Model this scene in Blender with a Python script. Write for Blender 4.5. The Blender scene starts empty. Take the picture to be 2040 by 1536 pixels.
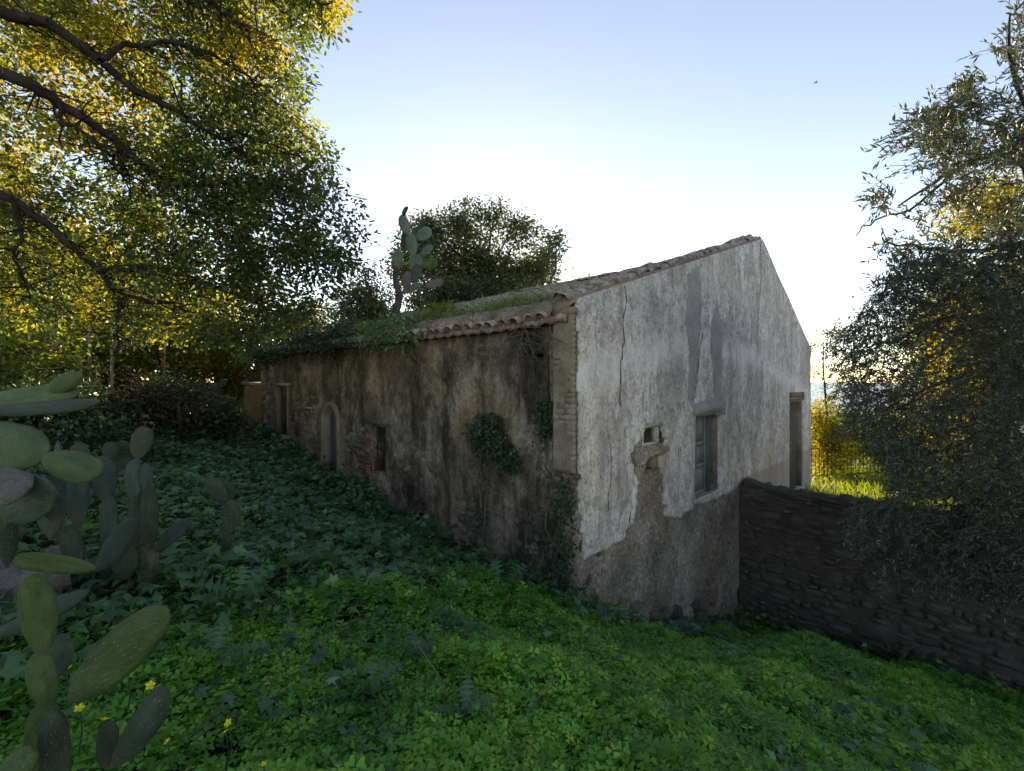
import bpy, math, random
import numpy as np
from mathutils import Matrix, Vector

R = math.radians
rng = np.random.default_rng(7)
random.seed(7)
scene = bpy.context.scene
col = scene.collection

# ------------------------------------------------------------------ camera, sky, sun, exposure
EYE = 1.65          # camera height, ground under it is about z = 0
F = 940.0           # focal length in pixels of the 2040 px wide photograph
HY = 757.0          # horizon row
cam = bpy.data.cameras.new('camera')
cam.sensor_width = 36.0
cam.lens = F / 2040 * 36
cam.shift_y = -(768 - HY) / 2040
cam.clip_start = 0.05
cam.clip_end = 9000
camo = bpy.data.objects.new('camera', cam)
camo.location = (0, 0, EYE)
camo.rotation_euler = (R(90), 0, 0)
col.objects.link(camo)
scene.camera = camo

SUN_AZ = R(-2.0)     # to the left of straight ahead (+Y)
SUN_EL = R(15.8)
world = bpy.data.worlds.new('World')
scene.world = world
world.use_nodes = True
wt = world.node_tree
wt.nodes.clear()
sky = wt.nodes.new('ShaderNodeTexSky')
sky.sky_type = 'NISHITA'
sky.sun_disc = False
sky.sun_elevation = SUN_EL
sky.sun_rotation = SUN_AZ
sky.air_density = 0.7
sky.dust_density = 0.03
sky.ozone_density = 0.6
bg = wt.nodes.new('ShaderNodeBackground')
bg.inputs['Strength'].default_value = 0.15
wo = wt.nodes.new('ShaderNodeOutputWorld')
wt.links.new(sky.outputs[0], bg.inputs[0])
wt.links.new(bg.outputs[0], wo.inputs[0])

sl = bpy.data.lights.new('sun', 'SUN')
sl.energy = 5.0
sl.angle = R(0.6)
sl.color = (1.0, 0.92, 0.80)
so = bpy.data.objects.new('sun', sl)
sdir = Vector((math.sin(SUN_AZ) * math.cos(SUN_EL), math.cos(SUN_AZ) * math.cos(SUN_EL), math.sin(SUN_EL)))
so.rotation_euler = sdir.to_track_quat('Z', 'Y').to_euler()
so.location = (0, 30, 30)
col.objects.link(so)

scene.view_settings.view_transform = 'Standard'
scene.view_settings.look = 'None'
scene.view_settings.gamma = 1.0
scene.view_settings.exposure = 1.35
scene.view_settings.use_white_balance = True       # shade-lit scene: camera balanced for bluish light
scene.view_settings.white_balance_temperature = 8700
scene.view_settings.white_balance_tint = 17
scene.render.engine = 'CYCLES'
cy = scene.cycles
cy.use_denoising = True
try:
    cy.denoiser = 'OPENIMAGEDENOISE'
    cy.denoising_prefilter = 'ACCURATE'
except Exception:
    pass
cy.max_bounces = 5
cy.diffuse_bounces = 3
cy.glossy_bounces = 2
cy.transmission_bounces = 3
cy.transparent_max_bounces = 4
cy.caustics_reflective = False
cy.caustics_refractive = False

# ------------------------------------------------------------------ helpers
def W(px, py, d):
    """point at depth d seen at that place of the photograph"""
    return np.array([(px - 1020) / F * d, d, EYE - (py - HY) / F * d])

D0 = 6.0
CX, CY = 130 / F * D0, D0                  # near corner of the house
AX = np.array([0.6915, 0.7224])            # along the gable
BX = np.array([-0.7224, 0.6915])           # along the long wall
GW, LW = 12.46, 11.34                      # gable width, long wall length
THETA = math.atan2(AX[1], AX[0])
RIDGE_A, EAVE_Z, RIDGE_Z = 7.48, 2.68, 5.04
SL = (RIDGE_Z - EAVE_Z) / RIDGE_A
SR = (RIDGE_Z - EAVE_Z) / (GW - RIDGE_A)

def hxy(a, b):
    return CX + a * AX[0] + b * BX[0], CY + a * AX[1] + b * BX[1]

def to_ab(x, y):
    dx, dy = x - CX, y - CY
    return dx * AX[0] + dy * AX[1], dx * BX[0] + dy * BX[1]

def gab(px, py):
    """photograph -> (a, z) on the gable plane"""
    r = (px - 1020) / F
    # CX + a AX0 = r (CY + a AX1)
    a = (r * CY - CX) / (AX[0] - r * AX[1])
    d = CY + a * AX[1]
    return a, EYE - (py - HY) / F * d

def lft(px, py, a=0.0):
    """photograph -> (b, z) on the long wall plane"""
    r = (px - 1020) / F
    x0, y0 = hxy(a, 0)
    b = (r * y0 - x0) / (BX[0] - r * BX[1])
    d = y0 + b * BX[1]
    return b, EYE - (py - HY) / F * d

def tag(o, label=None, cat=None, group=None, kind=None):
    if label: o['label'] = label
    if cat: o['category'] = cat
    if group: o['group'] = group
    if kind: o['kind'] = kind
    return o

def thing(name, loc, label, cat, group=None, rz=0):
    o = bpy.data.objects.new(name, None)
    o.empty_display_size = 0.2
    o.location = loc
    o.rotation_euler = (0, 0, rz)
    col.objects.link(o)
    return tag(o, label, cat, group)

def make_mesh(name, v, faces, mat=None, smooth=False, attr=None):
    """faces: array (n,3)/(n,4) or a list of such arrays"""
    if isinstance(faces, np.ndarray): faces = [faces]
    faces = [np.asarray(f, dtype=np.int32) for f in faces if len(f)]
    v = np.asarray(v, dtype=np.float32)
    me = bpy.data.meshes.new(name)
    me.vertices.add(len(v))
    me.vertices.foreach_set('co', v.ravel())
    tot = np.concatenate([np.full(len(f), f.shape[1], dtype=np.int32) for f in faces])
    idx = np.concatenate([f.ravel() for f in faces])
    me.loops.add(len(idx))
    me.loops.foreach_set('vertex_index', idx)
    me.polygons.add(len(tot))
    st = np.concatenate([[0], np.cumsum(tot)[:-1]]).astype(np.int32)
    me.polygons.foreach_set('loop_start', st)
    me.polygons.foreach_set('loop_total', tot)
    if smooth: me.polygons.foreach_set('use_smooth', np.ones(len(tot), dtype=bool))
    if attr is not None:
        at = me.attributes.new('rnd', 'FLOAT', 'POINT')
        at.data.foreach_set('value', np.asarray(attr, dtype=np.float32))
    me.update(calc_edges=True)
    if mat: me.materials.append(mat)
    return me

def link(name, me, parent=None, loc=None, rot=None, scale=None):
    o = bpy.data.objects.new(name, me)
    if parent: o.parent = parent
    if loc is not None: o.location = loc
    if rot is not None: o.rotation_euler = rot
    if scale is not None: o.scale = scale
    col.objects.link(o)
    return o

class MB:
    """collects shapes for one mesh"""
    def __init__(s): s.v = []; s.q = []; s.t = []; s.n = 0
    def add(s, v, q=None, t=None):
        v = np.asarray(v, dtype=float)
        s.v.append(v)
        if q is not None and len(q): s.q.append(np.asarray(q) + s.n)
        if t is not None and len(t): s.t.append(np.asarray(t) + s.n)
        s.n += len(v)
    def box(s, lo, hi, jit=0.0):
        x0, y0, z0 = lo; x1, y1, z1 = hi
        v = np.array([[x0,y0,z0],[x1,y0,z0],[x1,y1,z0],[x0,y1,z0],[x0,y0,z1],[x1,y0,z1],[x1,y1,z1],[x0,y1,z1]], dtype=float)
        if jit: v = v + rng.normal(0, jit, v.shape)
        s.add(v, [[0,3,2,1],[4,5,6,7],[0,1,5,4],[1,2,6,5],[2,3,7,6],[3,0,4,7]])
    def tube(s, pts, rad, sides=6, cap=True):
        pts = np.asarray(pts, dtype=float); n = len(pts)
        rad = np.broadcast_to(np.asarray(rad, dtype=float), (n,))
        tan = np.gradient(pts, axis=0)
        tan /= np.linalg.norm(tan, axis=1)[:, None] + 1e-9
        up = np.array([0.31, 0.17, 0.93])
        u = np.cross(tan, up); u /= np.linalg.norm(u, axis=1)[:, None] + 1e-9
        w = np.cross(tan, u)
        ang = np.arange(sides) / sides * 2 * math.pi
        ring = pts[:, None] + rad[:, None, None] * (np.cos(ang)[None, :, None] * u[:, None] + np.sin(ang)[None, :, None] * w[:, None])
        v = ring.reshape(-1, 3)
        i = np.arange(n - 1)[:, None] * sides; j = np.arange(sides)[None]; k = (j + 1) % sides
        q = np.stack([i + j, i + k, i + sides + k, i + sides + j], -1).reshape(-1, 4)
        t = []
        if cap and sides >= 4:
            q = np.vstack([q]) if sides != 4 else np.vstack([q, [[0, 3, 2, 1]], [[(n-1)*4 + m for m in range(4)]]])
        s.add(v, q)
    def mesh(s, name, mat, smooth=False):
        f = []
        if s.q: f.append(np.concatenate(s.q))
        if s.t: f.append(np.concatenate(s.t))
        return make_mesh(name, np.concatenate(s.v), f, mat, smooth)
    def obj(s, name, mat, parent=None, smooth=False, loc=None):
        return link(name, s.mesh(name, mat, smooth), parent, loc)

# cheap smooth value noise for shapes
def vnoise(x, y, seed=0, freq=1.0):
    x = np.asarray(x, float) * freq; y = np.asarray(y, float) * freq
    xi = np.floor(x).astype(np.int64); yi = np.floor(y).astype(np.int64)
    fx = x - xi; fy = y - yi
    fx = fx * fx * (3 - 2 * fx); fy = fy * fy * (3 - 2 * fy)
    def h(i, j):
        n = (i * 374761393 + j * 668265263 + seed * 974634777) & 0x7fffffff
        n = ((n ^ (n >> 13)) * 1274126177) & 0x7fffffff
        n = (n ^ (n >> 16)) & 0xffff
        return n / 65535.0
    return ((h(xi, yi) * (1 - fx) + h(xi + 1, yi) * fx) * (1 - fy) + (h(xi, yi + 1) * (1 - fx) + h(xi + 1, yi + 1) * fx) * fy) * 2 - 1

def fbm(x, y, seed=0, freq=1.0, octv=4):
    r = 0; a = 1.0; t = 0
    for k in range(octv):
        r = r + a * vnoise(x, y, seed + k * 17, freq * 2 ** k); t += a; a *= 0.5
    return r / t

def sstep(x, a, b):
    t = np.clip((x - a) / (b - a), 0, 1)
    return t * t * (3 - 2 * t)

def inpoly(u, z, poly):
    u = np.asarray(u); z = np.asarray(z); ins = np.zeros(u.shape, bool)
    n = len(poly); j = n - 1
    for i in range(n):
        ui, zi = poly[i]; uj, zj = poly[j]
        c = ((zi > z) != (zj > z)) & (u < (uj - ui) * (z - zi) / (zj - zi + 1e-12) + ui)
        ins ^= c; j = i
    return ins

# ------------------------------------------------------------------ materials
class NT:
    def __init__(s, name):
        s.m = bpy.data.materials.new(name); s.m.use_nodes = True
        s.t = s.m.node_tree; s.t.nodes.clear()
        s.out = s.t.nodes.new('ShaderNodeOutputMaterial')
        s.co = s.n('ShaderNodeTexCoord').outputs['Object']
    def n(s, typ, ins=None, **props):
        nd = s.t.nodes.new(typ)
        for k, v in props.items(): setattr(nd, k, v)
        for k, v in (ins or {}).items(): s.put(nd.inputs[k], v)
        return nd
    def put(s, sock, v):
        if isinstance(v, bpy.types.NodeSocket): s.t.links.new(v, sock)
        else:
            if sock.type == 'RGBA' and len(v) == 3: v = (*v, 1)
            sock.default_value = v
    def map(s, scale, vec=None):
        return s.n('ShaderNodeMapping', {'Vector': vec or s.co, 'Scale': scale}).outputs[0]
    def noise(s, scale, detail=6, rough=0.6, vec=None, dist=0.0):
        return s.n('ShaderNodeTexNoise', {'Vector': vec or s.co, 'Scale': scale, 'Detail': detail, 'Roughness': rough, 'Distortion': dist}).outputs['Fac']
    def ramp(s, fac, stops, interp='LINEAR'):
        nd = s.n('ShaderNodeValToRGB', {'Fac': fac}); cr = nd.color_ramp; cr.interpolation = interp
        while len(cr.elements) < len(stops): cr.elements.new(0.5)
        for e, (p, c) in zip(cr.elements, stops):
            e.position = p
            e.color = (c, c, c, 1) if isinstance(c, (int, float)) else (*c, 1)
        return nd.outputs[0]
    def mix(s, fac, a, b, blend='MIX'):
        nd = s.n('ShaderNodeMix', data_type='RGBA', blend_type=blend)
        s.put(nd.inputs[0], fac); s.put(nd.inputs[6], a); s.put(nd.inputs[7], b)
        return nd.outputs[2]
    def math(s, op, a, b=0.0):
        nd = s.n('ShaderNodeMath', operation=op)
        s.put(nd.inputs[0], a); s.put(nd.inputs[1], b)
        return nd.outputs[0]
    def bump(s, h, strength=0.5, dist=0.02):
        return s.n('ShaderNodeBump', {'Height': h, 'Strength': strength, 'Distance': dist}).outputs[0]
    def bsdf(s, color, rough=0.9, normal=None, spec=0.25):
        ins = {'Base Color': color, 'Roughness': rough, 'Specular IOR Level': spec}
        if normal is not None: ins['Normal'] = normal
        return s.n('ShaderNodeBsdfPrincipled', ins).outputs[0]
    def done(s, sh):
        s.t.links.new(sh, s.out.inputs[0]); return s.m

def mat_rough(name, c1, c2, c3=None, scale=4.0, bump=0.6, bscale=25.0, rough=0.92, dist=0.02, stretch=(1, 1, 1), objrnd=0.0):
    m = NT(name)
    v = m.map(stretch)
    f = m.noise(scale, 8, 0.65, v)
    st = [(0.32, c1), (0.62, c2)] + ([(0.78, c3)] if c3 else [])
    c = m.ramp(f, st)
    if objrnd:
        ri = m.n('ShaderNodeObjectInfo').outputs['Random']
        k = m.ramp(ri, [(0, 1 - objrnd), (1, 1 + objrnd)])
        c = m.mix(1.0, c, k, 'MULTIPLY')
    g = m.noise(scale * 9, 4, 0.7)
    c = m.mix(0.55, c, m.ramp(g, [(0.25, 0.45), (0.7, 1.25)]), 'MULTIPLY')
    b = m.noise(bscale, 6, 0.7)
    return m.done(m.bsdf(c, rough, m.bump(b, bump, dist)))

def mat_leaf2(name, stops, tstops, trans, rough=0.5, spec=0.3):
    m = NT(name)
    rnd = m.n('ShaderNodeAttribute', attribute_name='rnd').outputs['Fac']
    d = m.bsdf(m.ramp(rnd, stops), rough, None, spec)
    t = m.n('ShaderNodeBsdfTranslucent', {'Color': m.ramp(rnd, tstops)}).outputs[0]
    return m.done(m.n('ShaderNodeMixShader', {0: trans, 1: d, 2: t}).outputs[0])

def mat_leaf(name, stops, trans=0.4, tcol=(0.35, 0.42, 0.04), rough=0.45, spec=0.35, tmix=0.15):
    m = NT(name)
    rnd = m.n('ShaderNodeAttribute', attribute_name='rnd').outputs['Fac']
    c = m.ramp(rnd, stops)
    d = m.bsdf(c, rough, None, spec)
    tc = m.mix(tmix, m.mix(1.0, c, (2.5, 2.2, 0.9, 1), 'MULTIPLY'), (*tcol, 1))
    t = m.n('ShaderNodeBsdfTranslucent', {'Color': tc}).outputs[0]
    sh = m.n('ShaderNodeMixShader', {0: trans, 1: d, 2: t}).outputs[0]
    return m.done(sh)

M = {}
def gable_plaster():
    m = NT('weathered_limewash')
    sep = m.n('ShaderNodeSeparateXYZ', {0: m.co})
    a, z = sep.outputs[0], sep.outputs[2]
    vs = m.map((1, 1, 0.55))
    big = m.noise(0.8, 8, 0.68, vs, 0.5)
    c = m.ramp(big, [(0.3, (0.60, 0.575, 0.58)), (0.52, (0.76, 0.735, 0.735)), (0.72, (0.86, 0.84, 0.83))])
    # cream wash on the near edge and low down
    near = m.math('MULTIPLY', m.ramp(m.math('MULTIPLY', a, 0.1), [(0.1, 1), (0.5, 0)]), m.ramp(m.noise(1.3, 5), [(0.3, 0.1), (0.6, 1)]))
    low = m.ramp(m.math('ADD', m.math('MULTIPLY', z, 0.2), 0.5), [(0.3, 1), (0.72, 0.0)])
    cream = m.math('MULTIPLY', m.math('MAXIMUM', m.math('MULTIPLY', near, m.ramp(m.math('ADD', m.math('MULTIPLY', z, 0.2), 0.5), [(0.6, 1), (0.95, 0.35)])), low), 0.85)
    c = m.mix(cream, c, (0.68, 0.585, 0.46, 1))
    # white bloom in an arched band
    arch = m.ramp(m.math('MULTIPLY', a, 1 / 12.5), [(0, 0.46), (0.3, 0.53), (0.6, 0.50), (1, 0.40)])
    zz = m.math('ADD', m.math('MULTIPLY', z, 0.1), m.math('ADD', 0.29, m.math('MULTIPLY', m.math('SUBTRACT', m.noise(1.5, 4), 0.5), 0.04)))
    dd = m.math('ABSOLUTE', m.math('SUBTRACT', zz, arch))
    band = m.math('MULTIPLY', m.ramp(dd, [(0.008, 1), (0.036, 0)]), m.ramp(m.noise(2.6, 8, 0.75), [(0.36, 0.1), (0.55, 1)]))
    # mould: dark flecks running down
    blot = m.noise(1.6, 7, 0.7, m.map((1, 1, 0.45)), 0.8)
    c = m.mix(m.ramp(blot, [(0.42, 0), (0.6, 0.7)]), c, (0.33, 0.30, 0.305, 1))
    pk = m.noise(1.1, 6, 0.65, m.map((1, 1, 0.6)), 0.5)
    c = m.mix(m.ramp(pk, [(0.5, 0), (0.64, 0.7)]), c, (0.86, 0.84, 0.84, 1))
    f1 = m.noise(9, 9, 0.78, m.map((1, 1, 0.7)), 0.5)
    c = m.mix(m.ramp(f1, [(0.47, 0), (0.61, 0.78)]), c, (0.23, 0.21, 0.21, 1))
    f2 = m.noise(30, 5, 0.75, m.map((1, 1, 0.8)))
    c = m.mix(m.ramp(f2, [(0.49, 0), (0.64, 0.65)]), c, (0.12, 0.115, 0.115, 1))
    st = m.noise(3.2, 5, 0.6, m.map((1, 1, 0.06)))
    c = m.mix(m.ramp(st, [(0.55, 0), (0.75, 0.5)]), c, (0.22, 0.205, 0.21, 1))
    ylw = m.noise(0.7, 4, 0.5)
    c = m.mix(m.ramp(ylw, [(0.55, 0), (0.75, 0.35)]), c, (0.4, 0.36, 0.24, 1))
    c = m.mix(m.math('MULTIPLY', band, 0.5), c, (0.86, 0.85, 0.87, 1))
    # pinkish dado low at the far end
    dado = m.math('MULTIPLY', m.ramp(m.math('ADD', m.math('ADD', m.math('MULTIPLY', z, 0.5), 0.75), m.math('MULTIPLY', m.noise(3, 3), 0.03)), [(0.5, 1), (0.515, 0)]),
                  m.ramp(m.math('MULTIPLY', a, 0.08), [(0.44, 0), (0.47, 1)]))
    c = m.mix(m.math('MULTIPLY', dado, 0.75), c, (0.33, 0.265, 0.25, 1))
    h = m.math('ADD', m.noise(12, 8, 0.75, m.map((1, 1, 0.85))), m.math('MULTIPLY', m.noise(60, 4, 0.7), 0.4))
    return m.done(m.bsdf(c, 0.95, m.bump(h, 0.7, 0.03), 0.15))
M['plaster'] = gable_plaster()

def base_render():
    m = NT('rough_grey_render')
    big = m.noise(1.1, 7, 0.65)
    c = m.ramp(big, [(0.34, (0.2, 0.168, 0.14)), (0.52, (0.37, 0.315, 0.27)), (0.68, (0.56, 0.5, 0.45))])
    c = m.mix(m.ramp(m.noise(0.8, 4, 0.5, m.map((1, 1, 1.3))), [(0.5, 0), (0.68, 0.6)]), c, (0.3, 0.22, 0.15, 1))
    mo = m.noise(1.7, 7, 0.7)
    c = m.mix(m.ramp(mo, [(0.52, 0), (0.66, 0.6)]), c, (0.14, 0.135, 0.095, 1))
    g = m.noise(13, 9, 0.85)
    c = m.mix(0.9, c, m.ramp(g, [(0.36, 0.35), (0.5, 1.0), (0.63, 1.8)]), 'MULTIPLY')
    g2 = m.noise(34, 5, 0.8)
    c = m.mix(0.8, c, m.ramp(g2, [(0.36, 0.45), (0.64, 1.5)]), 'MULTIPLY')
    pit = m.n('ShaderNodeTexVoronoi', {'Vector': m.co, 'Scale': 17.0}).outputs['Distance']
    c = m.mix(m.ramp(pit, [(0.06, 0.6), (0.22, 0)]), c, (0.4, 0.36, 0.32, 1))
    h = m.math('ADD', m.noise(10, 9, 0.8), m.math('MULTIPLY', m.noise(45, 5, 0.8), 0.7))
    return m.done(m.bsdf(c, 0.96, m.bump(h, 1.0, 0.05), 0.1))
M['render'] = base_render()

def left_wall():
    m = NT('stained_old_plaster')
    big = m.noise(1.5, 10, 0.74, m.map((1, 1, 0.7)), 0.15)
    c = m.ramp(big, [(0.33, (0.035, 0.03, 0.026)), (0.45, (0.12, 0.098, 0.074)), (0.55, (0.25, 0.2, 0.15)), (0.68, (0.45, 0.4, 0.345))])
    och = m.noise(0.75, 6, 0.65)
    c = m.mix(m.ramp(och, [(0.5, 0), (0.68, 0.6)]), c, (0.3, 0.2, 0.105, 1))
    st = m.noise(1.8, 9, 0.75, m.map((1, 1, 0.24)), 0.1)
    c = m.mix(m.ramp(st, [(0.48, 0), (0.6, 0.8)]), c, (0.03, 0.026, 0.023, 1))
    st2 = m.noise(1.7, 8, 0.7, m.map((1, 1, 0.45)), 0.1)
    c = m.mix(m.ramp(st2, [(0.58, 0), (0.68, 0.55)]), c, (0.42, 0.38, 0.34, 1))
    mo = m.noise(3.0, 9, 0.78, None, 0.1)
    c = m.mix(m.ramp(mo, [(0.55, 0), (0.64, 0.75)]), c, (0.06, 0.068, 0.042, 1))
    g = m.noise(12, 9, 0.85)
    c = m.mix(0.95, c, m.ramp(g, [(0.33, 0.4), (0.5, 1.1), (0.66, 1.8)]), 'MULTIPLY')
    h = m.math('ADD', m.noise(7, 10, 0.8), m.math('MULTIPLY', m.noise(34, 6, 0.8), 0.6))
    return m.done(m.bsdf(c, 0.96, m.bump(h, 1.0, 0.055), 0.1))
M['leftwall'] = left_wall()
M['ochre'] = mat_rough('ochre_plaster', (0.14, 0.085, 0.035), (0.27, 0.17, 0.07), (0.34, 0.25, 0.13), 2.0)
M['pil'] = mat_rough('tan_pilaster_mortar', (0.13, 0.10, 0.075), (0.3, 0.245, 0.19), (0.4, 0.36, 0.31), 3.0, 0.8, 30)
M['pilbrick'] = mat_rough('tan_limewashed_brick', (0.15, 0.12, 0.09), (0.33, 0.28, 0.22), (0.44, 0.4, 0.34), 3.0, 0.8, 25, objrnd=0.12)
M['surround'] = mat_rough('grey_brown_moulding', (0.12, 0.1, 0.075), (0.22, 0.185, 0.145), (0.32, 0.28, 0.23), 3.0, 0.7, 25)
M['brick'] = mat_rough('worn_brick', (0.14, 0.105, 0.075), (0.27, 0.215, 0.16), (0.36, 0.31, 0.26), 5.0, 0.7, 40, objrnd=0.3)
M['redbrick'] = mat_rough('red_brick', (0.09, 0.05, 0.035), (0.19, 0.10, 0.068), (0.26, 0.18, 0.13), 6.0, 0.7, 40, objrnd=0.35)
M['stone'] = mat_rough('tan_rubble', (0.09, 0.075, 0.058), (0.21, 0.168, 0.122), (0.38, 0.32, 0.25), 4.0, 0.8, 22, objrnd=0.4)
M['darkstone'] = mat_rough('dark_rubble', (0.08, 0.066, 0.056), (0.17, 0.14, 0.117), (0.27, 0.23, 0.195), 4.0, 1.0, 18, objrnd=0.22)
M['mortar'] = mat_rough('dark_mortar', (0.065, 0.054, 0.044), (0.14, 0.115, 0.095), (0.22, 0.185, 0.155), 3.0, 0.9, 25)
M['cement'] = mat_rough('grey_cement', (0.27, 0.255, 0.255), (0.37, 0.35, 0.35), (0.45, 0.43, 0.43), 3.0, 0.3, 50, dist=0.008)
M['mossy'] = mat_rough('mossy_coping', (0.035, 0.038, 0.025), (0.09, 0.085, 0.06), (0.15, 0.14, 0.11), 4.0, 0.9, 22)
M['crack'] = mat_rough('open_crack', (0.02, 0.018, 0.017), (0.035, 0.03, 0.028), None, 8.0)
M['wood'] = mat_rough('grey_green_wood', (0.12, 0.12, 0.12), (0.26, 0.265, 0.26), (0.4, 0.39, 0.37), 6.0, 0.5, 30, 0.8, 0.01, (3, 3, 0.25))
M['greenwood'] = mat_rough('faded_green_wood', (0.05, 0.07, 0.065), (0.1, 0.135, 0.125), (0.18, 0.2, 0.18), 6.0, 0.5, 30, 0.8, 0.01, (3, 3, 0.25))
M['oldwood'] = mat_rough('weathered_boards', (0.05, 0.045, 0.045), (0.12, 0.11, 0.11), (0.22, 0.2, 0.19), 5.0, 0.6, 30, 0.85, 0.01, (4, 4, 0.2))
M['iron'] = mat_rough('rusty_iron', (0.02, 0.015, 0.012), (0.05, 0.035, 0.025), (0.09, 0.05, 0.03), 9.0, 0.4, 60, 0.7)
M['dark'] = mat_rough('unlit_room_shade', (0.02, 0.018, 0.017), (0.04, 0.036, 0.034), None, 2.0)  # near-black colour stands in for the unlit space behind openings
M['soil'] = mat_rough('dark_soil', (0.018, 0.014, 0.01), (0.04, 0.032, 0.02), (0.03, 0.04, 0.015), 1.5, 1.0, 14, dist=0.05)
M['rock'] = mat_rough('pale_limestone', (0.10, 0.09, 0.085), (0.21, 0.195, 0.185), (0.33, 0.31, 0.3), 5.0, 1.0, 16, dist=0.05)
M['slab'] = mat_rough('pale_slab', (0.16, 0.155, 0.15), (0.27, 0.26, 0.255), (0.36, 0.35, 0.34), 3.0, 0.5, 30)
M['bark'] = mat_rough('oak_bark', (0.022, 0.018, 0.015), (0.05, 0.042, 0.034), (0.085, 0.075, 0.062), 5.0, 1.0, 22, 0.95, 0.03)
M['palebark'] = mat_rough('grey_bark', (0.05, 0.045, 0.038), (0.11, 0.1, 0.085), (0.18, 0.165, 0.145), 5.0, 1.0, 24, 0.95, 0.03)
M['twig'] = mat_rough('dry_twig', (0.07, 0.06, 0.05), (0.15, 0.135, 0.12), (0.24, 0.22, 0.2), 6.0, 0.3, 40)
M['postwood'] = mat_rough('bleached_post', (0.22, 0.19, 0.15), (0.38, 0.34, 0.28), (0.48, 0.44, 0.38), 6.0, 0.5, 30)
M['corky'] = mat_rough('corky_old_pad', (0.1, 0.095, 0.085), (0.19, 0.18, 0.165), (0.28, 0.265, 0.25), 6.0, 0.9, 20, dist=0.02)

def tile_mat():
    m = NT('old_clay_tile')
    ri = m.n('ShaderNodeObjectInfo').outputs['Random']
    c = m.ramp(ri, [(0.0, (0.12, 0.085, 0.07)), (0.45, (0.19, 0.125, 0.095)), (0.75, (0.25, 0.2, 0.17)), (1, (0.25, 0.11, 0.07))])
    g = m.n('ShaderNodeNewGeometry').outputs['Position']
    li = m.noise(7, 8, 0.7, g)
    c = m.mix(m.ramp(li, [(0.42, 0), (0.6, 0.85)]), c, (0.4, 0.385, 0.37, 1))
    dk = m.noise(13, 8, 0.7, g)
    c = m.mix(m.ramp(dk, [(0.52, 0), (0.68, 0.8)]), c, (0.05, 0.045, 0.045, 1))
    return m.done(m.bsdf(c, 0.93, m.bump(m.noise(45, 5, 0.7, g), 0.6, 0.01), 0.15))
M['tile'] = tile_mat()

def pad_mat(name, c1, c2, c3):
    m = NT(name)
    ri = m.n('ShaderNodeObjectInfo').outputs['Random']
    off = m.n('ShaderNodeVectorMath', {0: m.co, 1: m.n('ShaderNodeCombineXYZ', {0: m.math('MULTIPLY', ri, 31.0), 1: ri, 2: ri}).outputs[0]}, operation='ADD').outputs[0]
    f = m.noise(2.6, 7, 0.6, off)
    c = m.ramp(f, [(0.3, c1), (0.55, c2), (0.78, c3)])
    c = m.mix(1.0, c, m.ramp(ri, [(0, 0.72), (1, 1.25)]), 'MULTIPLY')
    sc = m.noise(9, 7, 0.75, off)
    c = m.mix(m.ramp(sc, [(0.57, 0), (0.68, 0.55)]), c, (0.21, 0.2, 0.14, 1))
    dk = m.noise(4.5, 8, 0.7, off)
    c = m.mix(m.ramp(dk, [(0.52, 0), (0.66, 0.55)]), c, (0.028, 0.036, 0.024, 1))
    vo = m.n('ShaderNodeTexVoronoi', {'Vector': m.map((8, 9, 1.0), off), 'Scale': 1.0, 'Randomness': 0.35}).outputs['Distance']
    dot = m.ramp(vo, [(0.09, 1), (0.15, 0)])
    c = m.mix(m.math('MULTIPLY', dot, 0.8), c, (0.3, 0.27, 0.17, 1))
    yy = m.n('ShaderNodeSeparateXYZ', {0: m.co}).outputs[1]
    cork = m.math('MULTIPLY', m.ramp(yy, [(0.02, 1), (0.22, 0)]), m.ramp(m.noise(7, 6, 0.7, off), [(0.35, 0.2), (0.6, 1)]))
    c = m.mix(m.math('MULTIPLY', cork, 0.8), c, (0.13, 0.1, 0.07, 1))
    h = m.math('ADD', m.math('MULTIPLY', dot, 0.8), m.math('MULTIPLY', m.noise(18, 5, 0.6, off), 0.7))
    return m.done(m.bsdf(c, 0.62, m.bump(h, 0.7, 0.03), 0.3))
M['pad'] = pad_mat('green_cactus_skin', (0.038, 0.075, 0.024), (0.062, 0.11, 0.036), (0.105, 0.155, 0.06))
M['padblue'] = pad_mat('blue_green_cactus_skin', (0.03, 0.052, 0.044), (0.048, 0.078, 0.066), (0.085, 0.12, 0.1))
M['padteal'] = pad_mat('pale_teal_cactus_skin', (0.075, 0.12, 0.095), (0.115, 0.175, 0.14), (0.18, 0.24, 0.2))
M['padgrey'] = pad_mat('bluish_cactus_skin', (0.026, 0.042, 0.03), (0.042, 0.065, 0.046), (0.08, 0.105, 0.076))

M['oakleaf'] = mat_leaf2('oak_leaf', [(0, (0.045, 0.07, 0.036)), (0.5, (0.08, 0.115, 0.045)), (0.7, (0.12, 0.145, 0.034)), (0.9, (0.18, 0.175, 0.025)), (1, (0.22, 0.14, 0.025))],
                         [(0, (0.05, 0.08, 0.02)), (0.48, (0.1, 0.14, 0.025)), (0.62, (0.26, 0.34, 0.03)), (0.86, (0.5, 0.52, 0.045)), (1, (0.55, 0.36, 0.03))], 0.5)
M['yellowleaf'] = mat_leaf('autumn_leaf', [(0, (0.07, 0.1, 0.02)), (0.5, (0.16, 0.17, 0.025)), (0.85, (0.27, 0.22, 0.02)), (1, (0.28, 0.13, 0.02))], 0.55, (0.65, 0.48, 0.03))
M['limeleaf'] = mat_leaf('fresh_leaf', [(0, (0.05, 0.09, 0.02)), (0.6, (0.1, 0.15, 0.025)), (1, (0.18, 0.2, 0.03))], 0.5, (0.5, 0.55, 0.04))
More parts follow.
